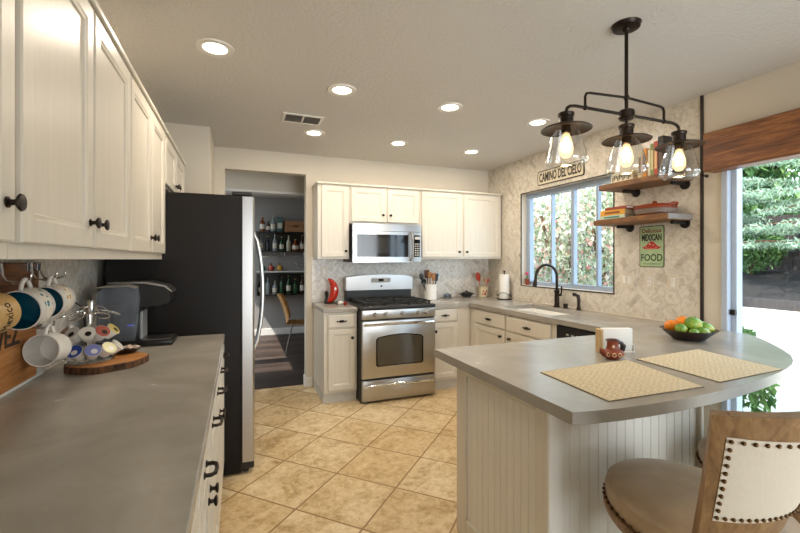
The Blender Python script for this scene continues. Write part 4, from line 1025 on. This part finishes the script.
for k in range(6): mb.tube(holder(2*PI*k/6+.25, .20, .088, .42), .0028, 6, True); a = 2*PI*k/6+.25; mb.tube([(.012*math.cos(a), .012*math.sin(a), .235), (.04*math.cos(a), .04*math.sin(a), .232), (.064*math.cos(a), .064*math.sin(a), .212)], .0019, 6)
mb.build('empty_pod_loops', M['chrome'], ca)
pods = [(.135, .092, [(-2.62, '#8d4a2c', 'brown-red'), (-2.02, '#c9c3bb', 'silver-white'), (-1.40, '#d8d2c6', 'white with orange dot'), (-.80, '#9a3d2c', 'red-brown'), (-.15, '#c9b56a', 'yellow'), (2.9, '#777', 'grey')], 'upper'),
        (.062, .104, [(-2.45, '#8d2f2a', 'dark red'), (-1.82, '#2a4aa0', 'blue'), (-1.20, '#7d83b8', 'lavender'), (-.60, '#d9d39a', 'pale yellow'), (.0, '#c9c4bc', 'white'), (3.0, '#444', 'charcoal')], 'lower')]
for z, R, lst, tier in pods:
    for a, c, nm in lst:
        if len(c) == 4: c = '#'+''.join(q*2 for q in c[1:])
        Mx = T(CX, CY, CZ) @ RZ(a) @ T(R, 0, z) @ RY(.85)
        r = thing('coffee_pod', f'coffee pod with {nm} lid in the {tier} tier of the carousel', 'coffee pod', tuple(Mx.translation), Mx.to_euler(), 'coffee pods in the carousel'); r.scale = (1.15, 1.15, 1.15)
        MB().lathe([(0, -.040), (.0165, -.040), (.0185, -.036), (.0235, -.004), (.0255, -.002), (.0255, 0), (0, 0)], 22).build('cup', M['ceramic'], r)
        MB().lathe([(0, .0), (.0245, .0), (.0243, .0012), (0, .0014)], 22).build('foil_lid', plain('foil_lid', c, .3), r)
        MB().lathe([(0, .0014), (.010, .0014), (.010, .0018), (0, .0018)], 14, T(.006, .003, 0)).build('lid_emblem', M['ceramic'] if tier == 'lower' else M['bronze'], r)
ds = thing('snack_dish', 'small dark dish of wrapped sweeteners on the slab before the coffee maker', 'dish', (-.495, 2.275, .946))
MB().lathe([(0, 0), (.035, 0), (.052, .014), (.060, .022), (.055, .021), (.035, .008), (0, .006)], 28, sx=1.1).build('bowl', M['darkbowl'], ds)
mb = MB()
for k in range(26):
    a, q = random.random()*2*PI, random.random()**.5*.046
    mb.box(-.010, .010, -.006, .006, -.002, .002, M=T(q*math.cos(a)*1.1, q*math.sin(a), .020+random.random()*.006) @ Euler((random.random()-.5, random.random()-.5, a)).to_matrix().to_4x4())
o = mb.build('sweetener_packets', plain('packet_paper', '#d0b8a4', .6, var=.6, scale=70)); o.location = (-.495, 2.275, .946); o['kind'] = 'stuff'
tag(o, 'heap of tiny wrapped sweeteners filling the small dark dish', 'sweeteners')

# single-serve coffee maker, front toward +x
kx, ky = -.52, 2.64
km = thing('coffee_maker', 'black and silver single-serve coffee maker beside the refrigerator', 'coffee maker', (kx, ky, .915))
prof = [(-.155, .01), (.02, .01), (.02, .16), (.035, .21), (.155, .225), (.172, .250), (.168, .285), (.14, .318), (.05, .338), (-.10, .338), (-.14, .32), (-.155, .28)]
MB().prism(prof, -.07, .115, plane='xz').build('housing', M['black'], km, ang=25)
MB().box(-.02, .185, -.085, .105, 0, .032, .010, seg=2).build('drip_base', M['black'], km)
MB().box(.035, .175, -.07, .09, .0325, .036).build('drip_grille', M['steel'], km, smooth=False)
MB().box(.018, .034, -.045, .085, .036, .19, .004).build('column_panel', plain('silver_plastic', '#9fa3a2', .35, .3), km)
top = [(-.12, .3385), (.05, .3385), (.142, .3185), (.178, .287), (.176, .297), (.148, .327), (.05, .349), (-.12, .347)]
MB().prism(top, -.066, .111, plane='xz').build('lid_handle', M['steel'], km, ang=25)
MB().cyl((.10, .02, .225), (.10, .02, .205), .022, .015, 16).build('spout', M['black'], km)
tk = MB().prism([(-.15, .045), (.005, .045), (.012, .06), (.03, .27), (.02, .318), (-.02, .328), (-.12, .322), (-.15, .30)], -.135, -.072, plane='xz').build('water_tank', M['tank'], km, ang=25)
MB().prism([(-.155, .0), (.012, .0), (.012, .045), (-.155, .045)], -.137, -.07, plane='xz').build('tank_base', M['black'], tk)
MB().prism([(-.152, .322), (-.02, .328), (.02, .318), (.022, .326), (-.02, .338), (-.12, .334), (-.152, .326)], -.139, -.07, plane='xz').build('tank_lid', plain('silver_plastic2', '#9a958b', .3, .4), tk)
MB().cyl((-.075, -.10, .046), (-.075, -.10, .22), .022, n=14).cyl((-.075, -.10, .22), (-.075, -.10, .226), .03, n=14).build('water_filter', M['black'], tk)
MB().box(-.03, .0, -.0735, -.072, .115, .121).build('status_light', M['blue_led'], km)
cdm = MB(); cdm.tube([(XL+.02, 2.30, 1.19), (XL+.05, 2.32, 1.195), (XL+.07, 2.38, 1.16), (XL+.06, 2.46, 1.05), (XL+.055, 2.50, .945), (XL+.06, 2.54, .925), (-.682, 2.60, .94)], .0035, 8)
cdm.box(XL+.0175, XL+.04, 2.285, 2.315, 1.178, 1.205, .004)
tag(cdm.build('power_cord', M['black']), 'black power cord running from the left outlet toward the coffee maker', 'cord')

# mug rack
mr = thing('mug_rack', 'rustic wooden mug rack with hooks and carved letters on the left wall', 'mug rack', (-.74, 1.70, .93))
bx0 = XL+.009
MB().box(bx0, -.735, 1.30, 2.04, 1.255, 1.372, .004).build('hook_plank', M['boardwood'], mr, True)
bd = MB().box(bx0, -.735, 1.28, 2.02, .932, 1.165, .004).build('name_board', M['boardlite'], mr, True)
MB().box(bx0, -.725, 1.975, 2.04, 1.12, 1.215, .004).box(bx0, -.742, 1.40, 1.46, 1.16, 1.256).box(bx0, -.742, 1.93, 1.985, 1.16, 1.256).build('hook_block', M['boardwood'], mr, True)
F = FX((-.735, 1.70, 1.085))
text_mb('VEZ', .10, .0008, .9, bold=.002).xf(F @ T(.10, .03, .0012)).build('carved_letters', plain('burnt_letters', '#3a2a1d', .8), bd, True, smooth=False)
hooks = [(1.50, 1.352), (1.735, 1.352), (1.945, 1.352), (2.025, 1.352), (1.925, 1.172)]
for y, z in hooks:
    MB().tube([(-.735, y, z+.02), (-.725, y, z+.02), (-.722, y, z-.02), (-.712, y, z-.040), (-.68, y, z-.046), (-.648, y, z-.034), (-.646, y, z-.018)], .0045, 8).box(-.735, -.731, y-.009, y+.009, z-.012, z+.020, .001).build('hook', M['chrome'], mr, True)
tag(MB().box(XL+.009, XL+.019, .31, 2.12, .9155, .930, .002).build('counter_upstand', M['trim'], smooth=False), 'thin white strip along the left wall at the back of the counter', 'trim strip')

def mug(label, hook_, axis, R, H, outer_m, inner_m, band=None, drop=0):
    """hangs by its handle from a hook; axis = direction the mouth faces"""
    hy, hz = hook_; ax = Vector(axis).normalized()
    up = Vector((0, 0, 1)); up = (up-ax*up.dot(ax)).normalized(); side = up.cross(ax)
    hp = Vector((-.662, hy, hz-.043))
    Mx = Matrix.Identity(4)
    for i in range(3): Mx[i][0] = up[i]; Mx[i][1] = -side[i]; Mx[i][2] = ax[i]
    if Mx.to_3x3().determinant() < 0:
        for i in range(3): Mx[i][1] = side[i]
    o = hp-up*(R+.021)-ax*(H*.52); Mx.translation = o
    r = thing('mug', label, 'mug', tuple(o), Mx.to_euler(), 'mugs on the mug rack')
    MB().lathe([(0, 0), (R*.80, 0), (R*.92, .006), (R, H*.3), (R*.98, H*.8), (R, H), (R-.004, H)], 36).build('mug_body', outer_m, r)
    MB().lathe([(R-.004, H-.0002), (R-.0045, H*.8), (R-.006, H*.3), (R*.86, .010), (0, .009)], 36).build('glazed_inside', inner_m, r)
    hpts = [(R*.97, 0, H*.80)]+[(R*.95+.034*math.sin(PI*i/8)**.7, 0, H*(.80-.55*i/8)) for i in range(1, 8)]+[(R*.97, 0, H*.25)]
    MB().tube(hpts, .0065, 10).build('handle', outer_m, r)
    if band: MB().lathe([(R*1.004, H*.35), (R*1.012, H*.37), (R*1.006, H*.72), (R*.99, H*.73)], 36).build('painted_band', band, r)
    return r, R, H
t = NT('mug_pattern'); v_ = t.node('ShaderNodeTexVoronoi'); t.link(t.coord(), v_.inputs['Vector']); v_.inputs['Scale'].default_value = 60
t.set(t.ramp(v_.outputs['Distance'], [(.25, lin('#c79a3e')), (.4, lin('#e9e2d2'))]), .3); pat = t.m
t = NT('mug_pattern_blue'); v_ = t.node('ShaderNodeTexVoronoi'); t.link(t.coord(), v_.inputs['Vector']); v_.inputs['Scale'].default_value = 55
t.set(t.ramp(v_.outputs['Distance'], [(.28, lin('#2a7a93')), (.42, lin('#e9e2d2'))]), .3); patb = t.m
tanm = plain('tan_mug_glaze', '#c8a266', .35, var=.12)
r, R, H = mug('tan mug with dark lettering, nearest the camera on the mug rack', hooks[0], (-.30, -.94, -.10), .060, .095, tanm, M['ceramic'])
mb = text_mb('Mexico', .034, .0004, .9)
# wrap the lettering round the body
for v in mb.bm.verts:
    a = v.co.x/R; rr_ = R*1.003+v.co.z; zz = H*.52+v.co.y; v.co = Vector((rr_*math.cos(a-PI*.55), rr_*math.sin(a-PI*.55), zz))
mb.build('lettering', M['ink'], r, smooth=False)
mug('white mug with blue pattern and teal inside, second on the rack', hooks[1], (-.16, -.97, -.12), .066, .090, M['ceramic'], M['teal'], patb)
mug('white mug with yellow pattern and teal inside, farthest on the upper plank', hooks[2], (-.18, -.97, -.10), .060, .088, M['ceramic'], M['teal'], pat)
mug('plain off-white mug hanging lowest from the rack beside the slab', (1.925, 1.172), (-.16, -.97, .06), .059, .095, M['ceramic'], M['ceramic'])

# ------------------------------------------------------------------ bar stools
def make_stool(label, loc, rot):
    r = thing('bar_stool', label, 'bar stool', loc, rot, 'upholstered bar stools')
    wm = M['stoolwood']
    # cushion, a little longer toward the bar
    def stretch(m):
        for v in m.bm.verts:
            v.co.x *= .94
            if v.co.y > 0: v.co.y *= 1.14
        return m
    stretch(MB().lathe([(0, .575), (.235, .575), (.246, .590), (.249, .615), (.243, .638), (.222, .655), (.17, .668), (.09, .674), (0, .675)], 48)).build('seat_cushion', M['seat'], r)
    ringp = [(0, .50), (.20, .50), (.213, .508), (.216, .520), (.228, .530), (.232, .540), (.246, .546), (.252, .556), (.254, .572), (.247, .579), (0, .579)]
    stretch(MB().lathe(ringp, 56)).build('seat_rim', wm, r)
    m = MB()
    for k in range(56):
        a = 2*PI*k/56; m.ball((.2365*math.cos(a), .2505*math.sin(a)*(1.14 if math.sin(a) > 0 else 1), .589), .0065, (1, 1, .9), 8, 6)
    m.build('nailhead_trim', M['gold'], r)
    MB().lathe([(0, .44), (.09, .44), (.12, .455), (.12, .499), (0, .499)], 28).build('swivel_plate', M['iron'], r)
    MB().lathe([(0, .40), (.165, .40), (.17, .41), (.17, .44), (0, .44)], 32).build('apron', wm, r)
    for k in range(4):
        a = PI/4+PI/2*k; c, s = math.cos(a), math.sin(a)
        pts = [(.13*c, .13*s, .44), (.15*c, .15*s, .30), (.17*c, .17*s, .15), (.20*c, .20*s, .0)]
        mm = MB()
        for (p, q, w0, w1) in ((pts[0], pts[1], .03, .027), (pts[1], pts[2], .027, .024), (pts[2], pts[3], .024, .022)): mm.cyl(p, q, w0, w1, 8)
        mm.build('leg', wm, r)
    MB().tube([(.182*math.cos(2*PI*i/32), .182*math.sin(2*PI*i/32), .20) for i in range(32)], .012, 10, True).build('footrest_ring', M['iron'], r)
    # barrel back
    def Rz(z): return .234+.077*(z-.74)
    def P(a, z, d): q = Rz(z)+d; k = (z-.74)/.26; a = a*max(.58, min(1, (39+k*10)/55)); return Vector((q*math.sin(a)-.078, .022-.306*(z-.74)-q*math.cos(a), z))
    def sheet(a0, a1, z0, z1, d0, d1, na=20, nz=8, zf=None):
        b = MB(); vs = []; fs = []
        for d in (d0, d1):
            for i in range(na+1):
                a = a0+(a1-a0)*i/na
                for j in range(nz+1):
                    zt = z1+(zf(a) if zf else 0); vs.append(P(a, z0+(zt-z0)*j/nz, d))
        L = (na+1)*(nz+1); idx = lambda s, i, j: s*L+i*(nz+1)+j
        for i in range(na):
            for j in range(nz):
                fs.append((idx(0, i, j), idx(0, i, j+1), idx(0, i+1, j+1), idx(0, i+1, j))); fs.append((idx(1, i, j), idx(1, i+1, j), idx(1, i+1, j+1), idx(1, i, j+1)))
        for i in range(na):
            fs.append((idx(0, i, 0), idx(0, i+1, 0), idx(1, i+1, 0), idx(1, i, 0))); fs.append((idx(0, i, nz), idx(1, i, nz), idx(1, i+1, nz), idx(0, i+1, nz)))
        for j in range(nz):
            fs.append((idx(0, 0, j), idx(1, 0, j), idx(1, 0, j+1), idx(0, 0, j+1))); fs.append((idx(0, na, j), idx(0, na, j+1), idx(1, na, j+1), idx(1, na, j)))
        b._new(vs, fs); return b
    A = math.radians(55); zb, zt = .585, 1.034
    for s in (-1, 1):
        a0, a1 = (-A, -A+.13) if s < 0 else (A-.13, A)
        sheet(a0, a1, zb-.06, zt, -.006, .034, 4, 10).build('stile', wm, r)
    cr = lambda a: .012*(1-(a/A)**2)
    sheet(-A+.13, A-.13, zt-.056, zt, -.004, .034, 24, 3, cr).build('top_rail', wm, r)
    sheet(-A+.13, A-.13, .69, .762, -.004, .034, 24, 3).build('bottom_rail', wm, r)
    sheet(-A+.12, A-.12, .752, zt-.05, .010, .036, 24, 8).build('outer_upholstery', M['linen'], r)
    sheet(-A+.12, A-.12, .752, zt-.05, -.022, .008, 24, 8).build('inner_upholstery', M['linen'], r)
    for nm, dd in (('outer_nailheads', .0375), ('inner_nailheads', -.0235)):
        m = MB(); lo, hi = .762, zt-.06
        for i in range(19):
            a = -A+.155+(2*A-.31)*i/18
            for z in (lo, hi): m.ball(P(a, z, dd), .0052, (1, 1, 1), 8, 6)
        for j in range(1, 10):
            z = lo+(hi-lo)*j/10
            for a in (-A+.155, A-.155): m.ball(P(a, z, dd), .0052, (1, 1, 1), 8, 6)
        m.build(nm, M['gold'], r)
    return r
s1 = make_stool('upholstered bar stool in front, seen from behind its nailhead-trimmed back', (1.315, .842, 0), math.radians(-4))
s2 = dup(s1, (1.86, .87, 0), math.radians(6), 'second upholstered bar stool, mostly hidden behind the front one at the right')

# ------------------------------------------------------------------ dining room seen through the doorway
WALLY = 7.9
def bar_box(z0, z1, label, x0=.30, x1=1.32, depth=.17):
    r = thing('bar_shelf', label, 'shelf', ((x0+x1)/2, WALLY-depth/2, z0), group='black bar shelves')
    y0 = WALLY-depth; t = .018
    MB().box(x0, x1, y0, WALLY-.001, z0, z0+t).build('bottom_board', M['black'], r, True, smooth=False)
    MB().box(x0, x1, y0, WALLY-.001, z1-t, z1).build('top_board', M['black'], r, True, smooth=False)
    MB().box(x0+t, x1-t, WALLY-.012, WALLY-.001, z0+t, z1-t).build('back_panel', M['black'], r, True, smooth=False)
    for x in (x0, x1-t): MB().box(x, x+t, y0, WALLY-.001, z0+t, z1-t).build('side_board', M['black'], r, True, smooth=False)
    return r
bar_box(1.515, 1.885, 'upper black bar cabinet on the dining room wall, crowded with bottles')
bar_box(.735, 1.125, 'lower black bar cabinet on the dining room wall with green bottles')
sh_ = thing('bar_ledge', 'thin pale ledge with small round bottles between the two bar cabinets', 'shelf', (.81, 7.82, 1.16))
MB().box(.30, 1.32, 7.74, WALLY-.001, 1.15, 1.172).build('board', M['trim'], sh_, True, smooth=False)
rk = thing('stemware_rack', 'metal stemware rail hung under the upper bar cabinet', 'rack', (.81, 7.82, 1.44))
for a, b_ in ((.38, .72), (.78, 1.12)):
    MB().tube([(a, 7.74, 1.508), (a, 7.74, 1.45), (a, 7.70, 1.43), (b_, 7.70, 1.43), (b_, 7.74, 1.45), (b_, 7.74, 1.508)], .007, 6).build('rail', M['chrome'], rk, True)
cols = [('amber', '#7a3a12'), ('green', '#22492a'), ('clear', '#8f9896'), ('dark', '#20242a'), ('brown', '#4a2a18'), ('pale', '#b8b39c')]
bmats = {n: plain('bottle_'+n, c, .12, var=.1) for n, c in cols}
caps = plain('bottle_cap', '#b8a56a', .4, .6); lab = plain('bottle_paper_label', '#d8d0bd', .7)
def bottle(label, x, z, h, r_, colr, group, lbl=True, y=7.80, capm=None):
    o = thing('bottle', label, 'bottle', (x, y, z), 0, group)
    MB().lathe([(0, 0), (r_*.95, 0), (r_, .006), (r_, h*.56), (r_*.85, h*.64), (r_*.36, h*.74), (r_*.34, h*.93), (r_*.38, h*.94), (r_*.38, h*.955), (0, h*.955)], 16).build('glass', bmats[colr], o)
    MB().lathe([(0, h*.955), (r_*.36, h*.956), (r_*.36, h), (0, h)], 12).build('stopper', capm or caps, o)
    if lbl: MB().lathe([(r_*1.01, h*.16), (r_*1.015, h*.17), (r_*1.015, h*.46), (r_*1.01, h*.47)], 16).build('paper_label', lab, o)
for x, h, r_, c, lb in ((.40, .27, .045, 'amber', 'orange-amber bottle, leftmost on top of the upper bar cabinet'), (.50, .20, .035, 'brown', 'short brown bottle, second from left on top of the bar cabinet'), (.585, .29, .045, 'clear', 'clear bottle with large label, third on top of the bar cabinet')):
    bottle(lb, x, 1.886, h, r_, c, 'bottles on top of the upper bar cabinet')
tb = thing('boxed_bottle', 'tall teal-grey carton standing left of the wooden box on the bar cabinet', 'carton', (.70, 7.81, 1.886))
MB().box(-.05, .05, -.045, .045, 0, .27, .003).build('carton', plain('teal_carton', '#4d6d6c', .5), tb); MB().box(-.04, .04, -.0465, -.045, .06, .16).build('paper_label', lab, tb, smooth=False)
wb = thing('wooden_box', 'light brown wooden crate lying on top of the bar cabinet', 'box', (.98, 7.81, 1.886))
MB().box(-.19, .19, -.07, .07, 0, .20, .004).build('crate', wood('crate_wood', '#8a5c3c', '#ab7a54', '#c2946c', 'x', 1.2, .6), wb, smooth=False)
MB().box(-.05, .05, -.0725, -.07, .085, .125).build('stamp', M['boardwood'], wb, smooth=False)
od_ = ['first', 'second', 'third', 'fourth', 'fifth', 'sixth', 'seventh', 'eighth']
seq = [('clear', .30), ('dark', .27), ('clear', .31), ('green', .26), ('pale', .29), ('amber', .22), ('brown', .30), ('clear', .28)]
for i, (c, h) in enumerate(seq): bottle(f'{c} glass bottle, {od_[i]} from the left inside the upper bar cabinet', .37+i*.122, 1.5335, h, .04 if c != 'amber' else .06, c, 'bottles inside the upper bar cabinet', i % 3 != 1, 7.81)
seq = [('dark', .28), ('clear', .30), ('clear', .24), ('green', .31), ('green', .33), ('green', .27), ('brown', .33), ('amber', .29)]
for i, (c, h) in enumerate(seq): bottle(f'{c} glass bottle, {od_[i]} from the left inside the lower bar cabinet', .37+i*.122, .7535, h, .042, c, 'bottles inside the lower bar cabinet', i % 2 == 0, 7.81)
for i, (x, c, nm) in enumerate(((.40, '#2f6a4a', 'green'), (.55, '#a8493a', 'red'), (.70, '#b98f32', 'yellow'))):
    o = thing('round_flask', f'small round {nm} flask on the pale bar ledge', 'flask', (x, 7.80, 1.1725), 0, 'round flasks on the bar ledge')
    MB().lathe([(0, 0), (.03, 0), (.052, .025), (.056, .05), (.045, .085), (.018, .10), (.016, .12), (0, .12)], 18).build('glass', plain('flask_glass', c, .15), o); MB().lathe([(0, .12), (.02, .121), (.02, .138), (0, .138)], 12).build('stopper', M['bronze'], o)
for i, x in enumerate((.98, 1.10)):
    o = thing('wine_glass', 'clear stemmed glass, %s on the pale bar ledge' % ('left one of two' if i == 0 else 'right one of two'), 'glass', (x, 7.80, 1.1725), 0, 'stemmed glasses on the bar ledge')
    MB().lathe([(0, 0), (.032, 0), (.03, .004), (.005, .008), (.004, .07), (.02, .085), (.035, .115), (.034, .15), (.032, .15), (.033, .115), (.018, .09), (0, .08)], 18).build('bowl', M['shade_glass'], o)
# dining chair with bent-wood seat and metal legs
dc = thing('dining_chair', 'wooden shell dining chair on thin metal legs beyond the doorway', 'chair', (.87, 6.25, 0), math.radians(-100))
m = MB(); vs = []; fs = []; nu, nv = 12, 12
for s in (0, .012):
    for i in range(nu+1):
        q = i/nu
        for j in range(nv+1):
            w = (j/nv-.5)
            if q < .5: y = .22-.86*q; z = .455-.02*math.sin(PI*q*2)
            else: k = (q-.5)*2; y = -.21-.03*k-.10*k*k; z = .455+.42*k
            wd_ = .44*(1-.25*max(0, q-.6)/.4)
            vs.append((w*wd_, y-s*(1 if q > .5 else 0)+.06*(abs(w)*2)**2*(1 if q > .5 else 0), z-s*(1 if q < .5 else 0)+(.02*(abs(w)*2)**2 if q < .5 else 0)))
Lc = (nu+1)*(nv+1)
for i in range(nu):
    for j in range(nv):
        a = i*(nv+1)+j; fs += [(a, a+1, a+nv+2, a+nv+1), (Lc+a, Lc+a+nv+1, Lc+a+nv+2, Lc+a+1)]
for i in range(nu):
    for j in (0, nv): a = i*(nv+1)+j; fs.append((a, a+nv+1, Lc+a+nv+1, Lc+a))
for j in range(nv):
    for i in (0, nu): a = i*(nv+1)+j; fs.append((a, a+1, Lc+a+1, Lc+a))
m._new(vs, fs); m.build('seat_shell', wood('honey_wood', '#8a5a2a', '#b5803f', '#cf9b58', 'x', 1, .4), dc)
for sx, sy in ((-1, -1), (1, -1), (1, 1), (-1, 1)): MB().cyl((sx*.13, sy*.12, .45), (sx*.21, sy*.22, 0), .009, n=8).build('leg', M['chrome'], dc)

# ------------------------------------------------------------------ the garden outside
struct('ground', MB().box(3.15, 14.5, -9, 22, -.16, -.06), M['patio'], smooth=False)
struct('ground_bank', MB().prism([(14.5, -.16), (14.5, .20), (14.9, .24), (17.6, .95), (21.5, 1.1), (21.5, -.16)], -9, 22, plane='xz'), M['mulch'], smooth=False)
struct('wall_outside_upper', MB().box(3.15, 3.19, -3.6, 4.65, ZC, 2.9), M['wall'], smooth=False)
struct('roof_eave', MB().box(2.9, 3.8, -3.8, 8.0, 2.66, 2.84), M['trim'], smooth=False)
kb = tag(MB().box(14.36, 14.5, -9, 22, -.06, .22, .01).build('garden_edging', M['fence'], smooth=False), 'long dark timber edging between bright patio and mulch bank', 'edging')
fn = thing('garden_fence', 'weathered wooden board fence at the back of the garden', 'fence', (18.3, 6, .9))
mb = MB(); y = -8.5
k = 0
while y < 21.5:
    mb.box(18.3, 18.33, y, y+.145, .95, 2.95+.02*(k % 3)); y += .152; k += 1
mb.build('boards', M['fence'], fn, True, smooth=False)
MB().box(18.331, 18.38, -8.5, 21.5, 1.3, 1.39).box(18.331, 18.38, -8.5, 21.5, 2.5, 2.59).build('rails', M['fence'], fn, True, smooth=False)

def leaves(name, mat, parent, centers, n, size, seed, flat=.0, aspect=.5, droop=0):
    """leaf blades scattered through ellipsoidal clumps [(centre, radii)]"""
    R = random.Random(seed); V = []; Fc = []
    for k in range(n):
        c, rad = centers[R.randrange(len(centers))]
        while True:
            p = Vector((R.uniform(-1, 1), R.uniform(-1, 1), R.uniform(-1, 1)))
            if .25 < p.length < 1: break
        p = Vector((c[0]+p.x*rad[0], c[1]+p.y*rad[1], c[2]+p.z*rad[2]))
        s = size*R.uniform(.6, 1.3)
        e = Euler((R.uniform(-1, 1)*PI*(1-flat), R.uniform(-1, 1)*PI*(1-flat)+droop, R.uniform(-PI, PI))).to_matrix()
        q = len(V)
        for u, v, w in ((-1, 0, 0), (-.1, aspect, .12), (1, 0, -.1), (-.1, -aspect, .12)): V.append(p+e @ Vector((u*s, v*s, w*s)))
        Fc.append((q, q+1, q+2, q+3))
    me = bpy.data.meshes.new(name); me.from_pydata([tuple(v) for v in V], [], Fc); me.materials.append(mat)
    o = bpy.data.objects.new(name, me); C.objects.link(o); o.parent = parent; return o
def shrub(name, label, cat, loc, clumps, n, size, mat, seed, stems, blossom=0, group=None):
    r = thing(name, label, cat, loc, 0, group)
    leaves('foliage', mat, r, clumps, n, size, seed)
    m = MB()
    for p0, p1, w in stems: m.tube([p0, ((p0[0]+p1[0])/2+.04, (p0[1]+p1[1])/2, (p0[2]+p1[2])/2), p1], w, 7)
    m.build('stem', M['bark'], r)
    if blossom: leaves('blossoms', M['blossom'], r, clumps, blossom, size*.85, seed+50, aspect=.9)
    return r
# flowering hedge shrubs outside the kitchen window
R = random.Random(3)
for i, (x, y, h, lb) in enumerate(((4.9, 4.35, 2.7, 'flowering green shrub outside the window, behind the wooden shelves'), (5.0, 5.35, 3.1, 'tall flowering shrub filling the middle of the kitchen window'), (5.2, 6.45, 2.9, 'flowering shrub outside the window, behind the faucet'), (5.5, 7.6, 3.2, 'farthest flowering shrub at the left side of the window view'))):
    cl = [((R.uniform(-.3, .3), R.uniform(-.55, .55), z), (.5, .55, .45)) for z in [.4+.42*k for k in range(int(h/.42))] for _ in (0, 1)]
    shrub('flowering_shrub', lb, 'shrub', (x, y, -.06), cl, 4200, .046, M['bush_leaf'], 11+i, [((0, 0, 0), (R.uniform(-.3, .3), R.uniform(-.4, .4), h*.7), .025) for _ in range(5)], 800, 'flowering shrubs outside the window')
# low plant by the sliding door
shrub('patio_shrub', 'leafy green shrub just outside the sliding glass door', 'shrub', (4.20, 2.34, -.06), [((0, .05, .66), (.20, .2, .2)), ((0, 0, .25), (.26, .26, .26)), ((.05, .12, .55), (.24, .24, .22)), ((-.05, -.12, .5), (.2, .2, .22))], 1300, .045, M['shrub_leaf'], 31, [((0, 0, 0), (.1*q, .12*(1-q), .6), .01) for q in (-1, 0, 1)])
# a conifer in front of the fence with layered pale branches
def conifer(label, loc, h, seed, n, base=.2):
    r = thing('conifer_tree', label, 'tree', loc, 0, 'garden trees')
    Rr = random.Random(seed); cl = []
    m = MB(); m.tube([(0, 0, 0), (.05, .03, h*.5), (0, 0, h)], .1, 10, radii=[.17, .12, .03]); m.build('trunk', M['bark'], r)
    b = MB(); z = h*base
    while z < h*.97:
        L = (1-(z/h))*h*.40+.5
        for k in range(6):
            a = Rr.uniform(0, 2*PI); l = L*Rr.uniform(.6, 1.05); c, s = math.cos(a), math.sin(a)
            b.tube([(0, 0, z), (c*l*.5, s*l*.5, z+.10), (c*l, s*l, z-.12)], .02, 5, radii=[.035, .022, .008])
            for q in (.4, .65, .9): cl.append(((c*l*q, s*l*q, z+.06-.22*q*q), (.42, .42, .13)))
        z += h*.055
    b.build('branches', M['bark'], r)
    leaves('foliage', M['cedar_leaf'], r, cl, n, .085, seed, flat=.62, aspect=.22)
    return r
conifer('layered pale-green conifer leaning over the patio beyond the sliding door', (15.5, 9.7, .35), 9.5, 5, 30000, .16)
conifer('conifer standing farther right beyond the sliding door', (16.3, 5.4, .5), 9.0, 8, 22000, .16)
for i, (x, y, lb) in enumerate(((17.2, 9.2, 'dark bush by the fence left of the layered conifer'), (17.3, 6.6, 'dark bush by the fence right of the layered conifer'))):
    shrub('fence_bush', lb, 'shrub', (x, y, .9), [((0, 0, .6), (.6, .9, .6)), ((.1, .5, 1.0), (.5, .6, .5)), ((0, -.5, .9), (.5, .6, .5))], 2600, .08, M['shrub_leaf'], 60+i, [((0, 0, -.1), (.2*q, .4*q, 1.0), .03) for q in (-1, 0, 1)], group='bushes along the fence')
# tall evergreen screen beyond the fence
for i, yy in enumerate((2.4, 6.6, 10.4, 14.0, 17.8)):
    r = thing('evergreen_tree', ('evergreen tree beyond the fence, at the far right of the row', 'evergreen tree beyond the fence, just right of the layered conifer', 'evergreen tree beyond the fence, directly behind the layered conifer', 'evergreen tree beyond the fence, behind the flowering shrubs', 'evergreen tree beyond the fence, at the far left of the row')[i], 'tree', (21.0, yy, .95), 0, 'evergreens beyond the fence')
    Rr = random.Random(90+i)
    cl = [((Rr.uniform(-.8, .8), Rr.uniform(-.75, .75), 1.0+k*.5), (1.1, 1.05, .8)) for k in range(16)]
    leaves('foliage', M['shrub_leaf'], r, cl, 5200, .22, 70+i)
    MB().tube([(0, 0, 0), (.1, 0, 4), (0, 0, 8)], .2, 8, radii=[.25, .16, .05]).build('trunk', M['bark'], r)
